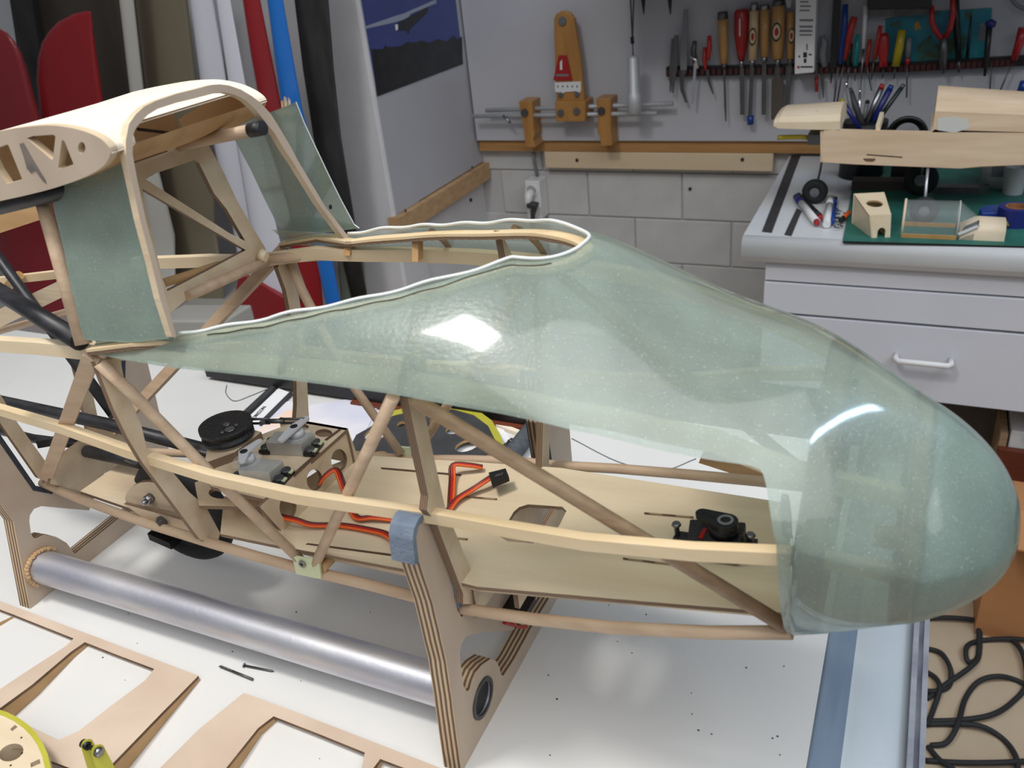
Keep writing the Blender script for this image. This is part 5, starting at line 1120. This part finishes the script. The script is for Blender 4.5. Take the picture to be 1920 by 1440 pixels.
tool('screwdriver', 'yellow screwdriver handle right of the fat red one', 'screwdriver', [('handle', 'r', [(1691, 56), (1686, 90), (1679, 124)], [14, 16, 14], yelpl, .034), ('shaft', 'r', [(1679, 124), (1676, 148)], [4, 3], steel_d)], GRP)
tool('screwdriver', 'small smoke grey screwdriver with red collar', 'screwdriver', [('handle', 'r', [(1704, 71), (1702, 108)], [11, 12], greypl), ('collar', 'r', [(1702, 108), (1701, 122)], [9, 8], redpl), ('shaft', 'r', [(1701, 122), (1700, 183)], [3, 3], steel_d)], GRP)
tool('pliers', 'pliers with long red handles and dark jaws', 'pliers', [('handle', 'r', [(1747, 10), (1747, 40), (1754, 58), (1767, 74)], [8, 11, 11, 9], redpl, .04), ('handle', 'r', [(1786, -10), (1787, 26), (1782, 51), (1772, 72)], [9, 11, 11, 9], redpl, .04), ('jaw', 'r', [(1770, 70), (1769, 95), (1768, 113), (1769, 138)], [14, 17, 15, 3], steel_d, .038)], GRP)
tool('pliers', 'black handled pliers beside the red pliers', 'pliers', [('handle', 'r', [(1793, -10), (1794, 50), (1797, 112)], [10, 12, 10], black, .03), ('jaw', 'r', [(1797, 112), (1798, 136)], [9, 4], steel_d)], GRP)
tool('awl', 'thin dark awl in front of the turquoise picture', 'awl', [('shaft', 'r', [(1821, 30), (1813, 110)], [3, 7], black, .03)], GRP)
t = tool('mallet', 'small black round headed hammer', 'hammer', [('handle', 'r', [(1855, 50), (1851, 95), (1849, 120), (1846, 143)], [11, 10, 9, 4], black, .034), ('head', 'r', [(1847, 46), (1857, 44), (1867, 46)], [8, 17, 10], navy, .036)], GRP)
tool('screwdriver', 'red handled screwdriver slanting at the right edge', 'screwdriver', [('handle', 'r', [(1920, 52), (1911, 82), (1901, 112)], [20, 16, 12], redpl, .034), ('shaft', 'r', [(1896, 122), (1868, 187)], [3, 3], steel_d)], GRP)
tool('rod', 'thin steel rod hanging right of the hammer', 'rod', [('shaft', 'r', [(1859, 120), (1855, 187)], [2.5, 2.5], steel_d)], GRP)
for a, lb in ((1206, 'dark awl tip at the top edge, left of the pair'), (1256, 'dark awl tip at the top edge, above the scraper')):
    tool('hanging_awl', lb, 'awl', [('shaft', 'r', [(a-1, -40), (a, 0), (a+1, 27)], [10, 8, 2], black)], 'awls hanging at the top')
single('wall_cable', G().tube(spl([Wp(1888, -30, .02), Wp(1900, 2, .02), Wp(1920, 16, .02), Wp(1950, 20, .02)]), .004, 8), greypl, 'grey cable at the upper right corner', 'cable')
t = thing('dark_shelf_box', 'dark shelf box above the turquoise picture', 'box', Wp(1686, 16, .03))
part('box', wpl([(1624, -60), (1748, -60), (1746, 15), (1626, 17)], .0, .06), black, t); part('strip', wpl([(1628, 18), (1746, 16), (1745, 27), (1628, 33)], .0, .02), steel_d, t)
t = thing('turquoise_picture', 'turquoise underwater picture card behind the pliers', 'picture', Wp(1758, 110, .004))
part('card', wpl([(1660, 36), (1735, 22), (1860, 15), (1854, 108), (1700, 120), (1662, 118)], .001, .003), pond_p, t)
for L_, m in (([(1735, 72), (1745, 66), (1762, 88), (1768, 112), (1715, 113), (1716, 90)], weed_p), ([(1775, 60), (1800, 50), (1812, 70), (1805, 108), (1775, 112)], weed_p), ([(1714, 44), (1722, 40), (1727, 52), (1716, 58)], gold_p), ([(1668, 44), (1688, 38), (1692, 52), (1672, 54)], weed_p), ([(1808, 20), (1824, 18), (1822, 40), (1810, 38)], weed_p), ([(1838, 44), (1852, 42), (1850, 76), (1834, 77)], ink), ([(1752, 20), (1764, 20), (1762, 32), (1754, 30)], weed_p)):
    part('print', wpl(L_, .003, .0034), m, t)

# ================================================================== ON THE COUNTER
zM = ZC+.003
single('cutting_mat', G().plate([Zp(a, b, zM) for a, b in ((1580, 452), (1606, 308), (2060, 300), (2080, 466))], (0, 0, -.003), mface=0, medge=1), [matgreen, black], 'dark green cutting mat on the white worktop', 'cutting mat')
for L_, lb in (([(1484, 291), (1501, 291), (1447, 435), (1429, 433)], 'longer black metal strip lying on the worktop left of the markers'), ([(1494, 390), (1503, 395), (1484, 441), (1471, 439)], 'shorter black metal strip under the markers')):
    single('metal_strip', G().plate([Zp(a, b, ZC+.002) for a, b in L_], (0, 0, -.002), mface=0, medge=0), darkgrey, lb, 'metal strip', 'black strips on the worktop')
# balsa model
t = thing('balsa_model', 'balsa wood model aeroplane body on three wheels on the counter', 'model aeroplane', (0, 1.63, ZC))
yn, yfr = 1.575, 1.690
def bpl(L_, y0=yn, y1=yfr, mf=balsa, nm='side', lab=None, holes=()):
    return part(nm, G().plate([Yp(a, b, y0) for a, b in L_], (0, y1-y0, 0), [[Yp(a, b, y0) for a, b in h_] for h_ in holes], mface=0, medge=0), mf, t, lab)
slot = [(1630+12*math.cos(q), 297+9*math.sin(q)) for q in np.linspace(0, math.pi, 9)]
side = [(1545, 245), (1575, 243), (1640, 245), (1748, 247), (1752, 243), (1920, 248), (2010, 256), (2010, 300), (1920, 309), (1840, 312), (1800, 316), (1700, 312), (1600, 308), (1542, 304), (1538, 270)]
bpl(side, yn, yn+.006, nm='fuselage_side', holes=[slot]); bpl(side, yfr-.006, yfr, nm='fuselage_side', holes=[slot])
part('slot_line', G().plate([Yp(a, b, yn-.0003) for a, b in ((1625, 289), (1692, 294), (1692, 296), (1625, 291))], (0, .0002, 0), mface=0, medge=0), inkb, t)
bpl([(1542, 304), (1700, 312), (1800, 316), (1920, 309), (1920, 305), (1800, 311), (1700, 307), (1542, 299)], yn+.006, yfr-.006, nm='belly')
bpl([(1538, 246), (1549, 245), (1547, 304), (1538, 304)], yn+.004, yfr-.004, balsa_lt, 'firewall')
bpl([(1642, 235), (1650, 235), (1650, 246), (1642, 246)], yn+.006, yfr-.006, balsa_lt, 'cross_member')
bpl([(1745, 238), (1752, 238), (1752, 250), (1745, 250)], yn+.006, yfr-.006, balsa_lt, 'cross_member')
# rounded turtle deck and cowl: lofted across the width
def deck(L_lo, L_hi, nm, m, lab=None, drop=.35):
    g = G(); R_ = []
    for k in range(13):
        s = k/12; h_ = math.sqrt(max(0, 1-(2*s-1)**2)); y = yn+(yfr-yn)*s; f = drop+(1-drop)*h_
        R_.append([Yp(a, b, yn)+np.array([0, y-yn, 0]) for a, b in L_lo]+[Yp(a, b, yn)*(1-f)+Yp(c, d, yn)*f+np.array([0, y-yn, 0]) for (a, b), (c, d) in zip(L_lo[::-1], L_hi[::-1])])
    n = len(R_[0]); vs = [p for r in R_ for p in r]; fs = [(i*n+j, i*n+(j+1) % n, (i+1)*n+(j+1) % n, (i+1)*n+j) for i in range(12) for j in range(n)]
    fs += [tuple(range(n)), tuple(12*n+j for j in range(n-1, -1, -1))]
    return part(nm, g.add(vs, fs, 0, False), m, t, lab)
deck([(1748, 248), (1760, 248), (1830, 248), (1920, 249), (2010, 256)], [(1758, 176), (1765, 176), (1840, 182), (1920, 188), (2010, 196)], 'rear_deck', balsa, drop=.55)
deck([(1450, 236), (1460, 241), (1520, 243), (1575, 244)], [(1451, 222), (1462, 215), (1520, 211), (1575, 207)], 'cowl_deck', balsa_lt, 'pale rounded nose deck', .45)
part('filler_patch', G().plate([Yp(a, b, yn-.0004) for a, b in ((1757, 222), (1790, 218), (1815, 225), (1818, 240), (1790, 249), (1758, 244))], (0, .0003, 0), mface=0, medge=0), filler, t, 'white filler patch')
part('deck_screw', G().tube([Yp(1533, 216, 1.60), Yp(1537, 211, 1.60)], .006, 8), navy, t)
part('fuel_tube', G().tube(spl([Yp(1534, 260, 1.61), Yp(1505, 257, 1.60), Yp(1480, 257, 1.60), Yp(1458, 258, 1.60)]), .0042, 10), yelpl, t, 'yellow tube')
part('engine_mount', G().obox(Yp(1529, 257, 1.61), (.011, 0, 0), (0, .02, 0), (0, 0, .009)), steel_d, t)
def wheel(px, py, y, rpx, lab):
    c = Yp(px, py, y); r = c[2]-ZC-(.003 if px > 1580 else 0); w = part('wheel', G().tube([c+np.array([r*.62*math.cos(q), 0, r*.62*math.sin(q)]) for q in np.linspace(0, 6.2832, 29)[:-1]], r*.38, 12, closed=True), rubber, t, lab)
    part('hub', G().tube([c+np.array([0, -r*.30, 0]), c+np.array([0, r*.30, 0])], [r*.36, r*.36], 16).tube([c+np.array([0, -r*.42, 0]), c+np.array([0, -r*.28, 0])], r*.13, 10), greypl, w); return c, r
cn_, rn_ = wheel(1528, 359, 1.644, 22, 'nose wheel'); part('leg_wire', G().tube([cn_, Yp(1538, 320, 1.634), Yp(1541, 300, 1.634)], .0022, 8), steel_d, t)
cm_, rm_ = wheel(1733, 394, 1.545, 30, 'near main wheel'); part('leg_wire', G().tube([cm_, Yp(1737, 345, 1.56), Yp(1740, 314, 1.58)], .0025, 8), alu, t)
cm_, rm_ = wheel(1727, 336, 1.705, 30, 'far main wheel'); part('leg_wire', G().tube([cm_, cm_+np.array([0, -.03, .055])], .0025, 8), alu, t)
# cowl piece
t = thing('balsa_cowl', 'balsa cowling piece with round hole on the cutting mat', 'cowling', np.append(Zp(1640, 440, zM)[:2], zM))
zt2 = zM+.060
nL, nR = Zp(1640, 445, zM), Zp(1668, 445, zM); fL = Zp(1597, 418, zM); fR = nR+(fL-nL)
A0 = [Zp(1597, 418, zM), Zp(1634, 446, zM), Zp(1669, 445, zM), Zp(1669, 445, zM)+Zp(1597, 418, zM)-Zp(1634, 446, zM)]
tb_ = [PL(1601, 363, A0[0], (0, 1, 0)), PL(1630, 404, A0[1], (0, 1, 0)), PL(1671, 402, A0[2], (0, 1, 0)), PL(1658, 360, A0[3], (0, 1, 0))]
hole_t = [tb_[0]*.35*.5+tb_[1]*.65*.5+tb_[2]*.65*.5+tb_[3]*.35*.5]
ce = (tb_[0]+tb_[1]+tb_[2]+tb_[3])/4; ua = (tb_[2]-tb_[1])/np.linalg.norm(tb_[2]-tb_[1]); va = (tb_[0]-tb_[1])/np.linalg.norm(tb_[0]-tb_[1])
part('top', G().plate(tb_, (0, 0, -.003), [circ(ce, ua*.0125, va*.0125, 20)]), [balsa_lt, ochre_ply], t)
part('left_side', G().plate([A0[0], A0[1], tb_[1], tb_[0]], (.003, 0, 0), mface=0, medge=0), balsa_lt, t)
part('right_side', G().plate([A0[2], A0[3], tb_[3], tb_[2]], (-.003, 0, 0), mface=0, medge=0), balsa_lt, t)
f_c = (A0[1]+A0[2])/2; hw = np.linalg.norm(A0[2]-A0[1])/2; ux = (A0[2]-A0[1])/(2*hw)
notch = [f_c+ux*hw*.42*math.cos(q)+np.array([0, 0, .010+hw*.5*math.sin(q)]) for q in np.linspace(math.pi, 0, 10)]
part('front', G().plate([A0[1]]+[f_c-ux*hw*.42]+notch+[f_c+ux*hw*.42]+[A0[2], tb_[2], tb_[1]], (0, .004, 0), mface=0, medge=0), balsa_lt, t)
part('back', G().plate([A0[0], A0[3], tb_[3], tb_[0]], (0, -.003, 0), mface=0, medge=0), balsa_lt, t)
# clear canopy with balsa tail piece
t = thing('clear_canopy', 'clear plastic canopy with balsa frame and tail block on the cutting mat', 'canopy', np.append(Zp(1780, 445, zM)[:2], zM))
yc0 = Zp(1700, 445, zM)[1]; yc1 = yc0+.060
def CP(a, b, y=None): return Yp(a, b, yc0 if y is None else y)
x0, x1, x2, x3 = CP(1690, 444)[0], CP(1793, 444)[0], CP(1838, 420)[0], CP(1884, 446)[0]
hh_ = CP(1690, 372, yc0+.02)[2]-zM-.006
def arch(x, s=1.0, n=14, base=zM): return [np.array([x, yc0+(yc1-yc0)*(.5-.5*math.cos(math.pi*q/n)), base+s*hh_*(math.sin(math.pi*q/n))**.45]) for q in range(n+1)]
g = gridadd(G(), [arch(x0), arch(x1)]); g = gridadd(g, [arch(x1), arch(x2, .50)]); part('canopy_film', g, clearpl, t, 'clear bent film')
part('front_arch', G().plate(arch(x0-.004, 1.0), (.004, 0, 0), mface=0, medge=0) if False else G().tube(arch(x0), .0022, 6), balsa_lt, t)
part('seam', G().tube(arch(x1), .0010, 6), filler, t); part('seam', G().tube([arch(x1)[0], arch(x2, .5)[3], arch(x2, .5)[7]], .0010, 6), inkb, t)
for y in (yc0, yc1): part('sill', G().bar([(x0, y, zM+.003), (x1, y, zM+.003)], .004, .006), tanh, t)
R_ = [arch(x1+.004, .25), arch(x2-.006, .50), arch(x2, .52), arch(x3, .50)]
vs = [p for r in R_ for p in r]; n = 15
fs = [(i*n+j, i*n+j+1, (i+1)*n+j+1, (i+1)*n+j) for i in range(3) for j in range(n-1)]+[tuple(range(n-1, -1, -1)), tuple(3*n+j for j in range(n))]
part('tail_block', G().add(vs, fs, 0, [True]*(3*(n-1))+[False, False]), balsa_lt, t, 'pale balsa tail block')
cq = [arch(x1+.002, .12)[1], arch(x2-.002, .5)[2], arch(x2-.001, .52)[5], arch(x1+.010, .35)[4]]
part('instrument_print', G().plate([p+np.array([0, -.001, .002]) for p in cq], (0, -.0005, .0005), mface=0, medge=0), inkb, t, 'black and white instrument print')
for k in range(5):
    p = cq[0]+(cq[1]-cq[0])*(.15+.17*k)+np.array([0, -.0025, .006]); part('print_mark', G().obox(p, (.004, 0, .002), (0, .0006, 0), (-.001, 0, .002)), whitepl, t)
# markers and small stuff
def marker(lab, pa, pb, w, m1, m2, tip=None, z=.008, f=.28):
    a, b = Zp(*pa, ZC+z), Zp(*pb, ZC+z); t = thing('marker_pen', lab, 'marker', np.array([a[0], a[1], ZC]), 'markers on the worktop'); r = mm(a, w/2)
    part('cap', G().tube([a, a+(b-a)*f], [r*.96, r*1.04], 16), m1, t); part('barrel', G().tube([a+(b-a)*f, b], r, 16), m2, t)
    if tip: part('end_plug', G().tube([b, b+(b-a)*.06], [r*.9, r*.6], 14), tip, t)
    return t
marker('white marker with blue cap lying left of the black one', (1493, 369), (1531, 416), 13, navy, whitepl, redpl)
marker('black marker with red end across the short black strip', (1497, 366), (1537, 406), 11, black, black, redpl, z=.010)
marker('plain white marker pointing to the front edge', (1557, 372), (1550, 421), 13, whitepl, whitepl)
marker('slim blue marker beside the plain white one', (1566, 372), (1560, 417), 9, bluepl, bluepl)
marker('short orange marker with black tip beside the balsa cowl', (1576, 414), (1592, 398), 9, black, orange, f=.3)
t = thing('screw_heap', 'small heap of dark screws and clips left of the cutting mat', 'screws', np.append(Zp(1572, 415, ZC)[:2], ZC)); t['kind'] = 'stuff'
g = G()
for k in range(26):
    p = Zp(1572+random.uniform(-9, 10), 408+random.uniform(-18, 18), ZC+.002+random.random()*.006); an = random.uniform(0, 6.28)
    g.tube([p, p+.008*np.array([math.cos(an), math.sin(an), random.uniform(-.1, .2)])], .0012, 5)
bpy.data.objects.remove(t); o = single('screw_heap', g, steel_d, 'small heap of dark screws and clips left of the cutting mat', 'screws'); o['kind'] = 'stuff'
def roll(nm, lab, px, py, r, h_, m, mi_, cat='tape roll'):
    c = Zp(px, py, zM); t = thing(nm, lab, cat, c)
    part('tape', G().ring(c, (0, 0, 1), r*.62, r, h_, n=28), m, t); part('core', G().ring(c, (0, 0, 1), r*.52, r*.63, h_+.0006, n=28), mi_, t); return t, c
t, c = roll('tape_roll', 'dark blue tape roll with brown core at the right edge', 1900, 420, .026, .030, navy, tapebr)
part('yellow_mark', G().disc(c+np.array([-.012, -.0245, .008]), (-.4, -1, 0), .005, n=3, th=.002), yelpl, t)
t, c = roll('tape_roll', 'blue tape roll beside the canopy tail', 1862, 412, .020, .018, bluepl, steel_d)
t = thing('blue_dispenser', 'bright blue plastic holder behind the tape rolls', 'holder', np.append(Zp(1890, 392, zM)[:2], zM))
part('body', G().plate([Zp(a, b, zM+.020) for a, b in ((1836, 392), (1850, 384), (1960, 384), (1960, 396), (1840, 398))], (0, 0, -.020), mface=0, medge=0), bluepl, t, bevel=.003)
part('tail', G().obox(Zp(1843, 402, zM+.008), (.006, 0, 0), (0, .012, 0), (0, 0, .008)), bluepl, t)
t = thing('plastic_cup', 'small translucent plastic cup on the mat behind the blue holder', 'cup', Zp(1898, 362, zM))
c = Zp(1898, 362, zM); part('cup_wall', G().tube([c, c+np.array([0, 0, .050])], [.016, .021], 24, caps=False), silver_w, t); part('cup_base', G().disc(c, (0, 0, 1), .016, n=24, th=.001), silver_w, t)
t = thing('white_bottle', 'white plastic bottle with grey label behind the cup', 'bottle', Zp(1866, 346, zM))
c = Zp(1866, 346, zM); part('bottle_body', G().tube([c, c+np.array([0, 0, .055]), c+np.array([0, 0, .070])], [.026, .026, .012], 24), whitepl, t)
part('bottle_label', G().box((c[0]-.011, c[1]-.0275, c[2]+.022), (c[0]+.012, c[1]-.0255, c[2]+.045)), ink, t)
part('bottle_cap', G().tube([c+np.array([0, 0, .070]), c+np.array([0, 0, .085])], .011, 16), whitepl, t)
t = thing('glue_bottle', 'white cone shaped glue bottle with blue cap at the right edge', 'bottle', np.append(Yp(1915, 200, 1.85)[:2], ZC))
tp_ = Yp(1922, 152, 1.85); c = np.array([tp_[0], 1.85, ZC])
part('bottle_body', G().tube([c, c+np.array([0, 0, tp_[2]-ZC-.085]), np.array([c[0], c[1], tp_[2]-.02])], [.033, .033, .011], 24), whitepl, t); part('cap', G().tube([np.array([c[0], c[1], tp_[2]-.02]), np.array([c[0], c[1], tp_[2]])], [.011, .008], 16), bluepl, t)
single('sanding_board', G().obox(Zp(1660, 352, zM)+np.array([0, 0, .008]), (.060, .003, 0), (0, .018, 0), (0, 0, .008)), taupe, 'dark sanding board on the mat under the balsa model', 'sanding board')
single('sanding_board', G().obox(Zp(1800, 360, zM)+np.array([0, 0, .006]), (.045, .002, 0), (0, .012, 0), (0, 0, .006)), steel_d, 'grey flat bar on the mat right of the far main wheel', 'metal bar')
# pen pot behind the model
t = thing('pen_pot', 'dark pen pot behind the balsa model', 'pot', np.append(Yp(1625, 260, 1.84)[:2], ZC))
c = np.array([Yp(1622, 240, 1.84)[0], 1.84, ZC]); rim_z = Yp(1622, 226, 1.84)[2]
part('pot_wall', G().tube([c, np.array([c[0], c[1], rim_z])], .042, 24), black, t)
for k, (a, b, w, m, e, lab) in enumerate([((1577, 186), (1606, 232), 9, navy, yelpl, 'navy pencil with yellow end, leftmost in the pot'), ((1586, 154), (1600, 230), 7, greypl, chrome, 'grey pen with metal clip in the pot'), ((1592, 166), (1616, 232), 12, darkgrey, darkgrey, 'thick dark grey pen in the pot'), ((1655, 158), (1624, 232), 11, steel, redpl, 'silver pen with red button in the pot'), ((1672, 160), (1634, 232), 12, navy, bluepl, 'blue pen next to the silver pen'), ((1695, 158), (1640, 234), 9, darkgreen, steel_d, 'dark green tool leaning far right in the pot'), ((1627, 188), (1618, 232), 9, greypl, black, 'short grey pen in the middle of the pot'), ((1612, 168), (1612, 232), 5, chrome, chrome, 'thin shiny rod in the middle of the pot')]):
    d_ = 1.80+.010*k; A_, B_ = Yp(*a, d_), Yp(*b, d_); B2_ = A_+(B_-A_)*1.25; tt = thing('pen', lab, 'pen', B2_, 'pens in the pot'); r = mm(A_, w/2)
    part('barrel', G().tube([A_+(B_-A_)*.12, B2_], r, 10), m, tt); part('end', G().tube([A_, A_+(B_-A_)*.12], [r*.8, r], 10), e, tt)
t = thing('cable_roll', 'black coil of cable behind the open cockpit of the balsa model', 'cable', np.append(Yp(1700, 240, 1.80)[:2], ZC))
c = Yp(1700, 255, 1.80); 
for k in range(3): part('coil', G().tube([c+np.array([(.034-.004*k)*math.cos(q), .006*k, (.034-.004*k)*math.sin(q)]) for q in np.linspace(0, 6.283, 33)[:-1]], .004, 8, closed=True), black, t)
part('coil_stand', G().box((c[0]-.02, 1.79, ZC), (c[0]+.02, 1.83, c[2]-.036)), black, t)

# ================================================================== RIGHT: FLOOR UNDER THE CABINET
ZF = -.75
t = thing('wooden_crate', 'red-brown wooden crate with white packets under the cabinet', 'crate', np.append(Yp(1930, 900, 1.50)[:2], -.75))
a, b = Yp(1872, 838, 1.50), Yp(1885, 905, 1.50); xr = a[0]+.5
part('crate_front', G().box((a[0], 1.49, -.745), (xr, 1.505, a[2])), reddbrown, t); part('crate_left', G().box((a[0]-.0, 1.505, -.745), (a[0]+.012, 1.60, a[2]+.025)), beech_dk, t)
part('crate_floor', G().box((a[0], 1.505, -.75), (xr, 1.60, -.735)), reddbrown, t)
single('white_packet_box', G().box((a[0]+.016, 1.512, -.735), (a[0]+.12, 1.59, a[2]+.030)), whitepl, 'white packet standing in the red-brown crate', 'box', bevel=.003)
t = thing('hose_piece', 'grey bent hose lying on the white packet in the crate', 'hose', (a[0]+.06, 1.53, a[2]+.055))
part('hose', G().tube(spl([(a[0]+.04, 1.505, a[2]+.025), (a[0]+.06, 1.508, a[2]+.022), (a[0]+.063, 1.507, a[2]+.012), (a[0]+.066, 1.507, a[2]+.003)]), .007, 10), greypl, t)
cb = Zp(1790, 1140, ZF)
t = thing('cardboard_box', 'brown cardboard box on the floor right of the table', 'box', (cb[0]+.3, 1.40, ZF))
e0 = Zp(1838, 1190, ZF)
part('carton', G().box((e0[0]-.01, e0[1], ZF), (e0[0]+.55, e0[1]+.12, -.50)), cardboard, t); part('flap', G().obox((e0[0]+.25, e0[1]-.02, -.50), (.25, 0, 0), (0, .035, .012), (0, 0, .0015)), cardboard, t)
def cable(lab, L_, r=.0042):
    n = len(L_); single('floor_cable', G().tube(spl([Zp(a, b, ZF+r+.004*(i % 3)) for i, (a, b) in enumerate(L_)], 8), r, 10), rubber, lab, 'cable', 'black cables on the floor')
cable('black cable rising from the knot and curving left along the box', [(1738, 1310), (1775, 1282), (1820, 1250), (1836, 1225), (1836, 1160), (1830, 1125), (1800, 1110)])
cable('black cable with small open loop in front of the cardboard box', [(1838, 1150), (1850, 1135), (1862, 1140), (1860, 1148), (1846, 1140), (1836, 1165), (1834, 1230), (1815, 1240), (1812, 1215), (1830, 1203), (1880, 1198), (1950, 1200)])
cable('long black cable bending through the middle of the floor', [(1740, 1352), (1800, 1350), (1860, 1340), (1900, 1315), (1925, 1280), (1915, 1220), (1880, 1185), (1840, 1165), (1780, 1158), (1735, 1160)])
cable('black cable making the large upright loop', [(1745, 1398), (1775, 1392), (1795, 1360), (1810, 1310), (1835, 1278), (1870, 1268), (1905, 1275), (1940, 1295)])
cable('black cable arching across the lower floor', [(1740, 1358), (1790, 1357), (1840, 1362), (1880, 1385), (1905, 1420), (1910, 1470)])
cable('black cable running straight along the lower edge', [(1735, 1426), (1800, 1430), (1870, 1430), (1950, 1426)])
cable('short black cable arc close to the table edge', [(1735, 1215), (1765, 1225), (1782, 1255), (1780, 1285), (1760, 1295), (1735, 1296)])
cable('second short cable arc nearer the table edge', [(1735, 1258), (1755, 1272), (1762, 1292), (1750, 1330), (1738, 1360)])
cable('black cable leaving the lower edge beside the table', [(1740, 1400), (1762, 1425), (1790, 1445), (1810, 1475)])
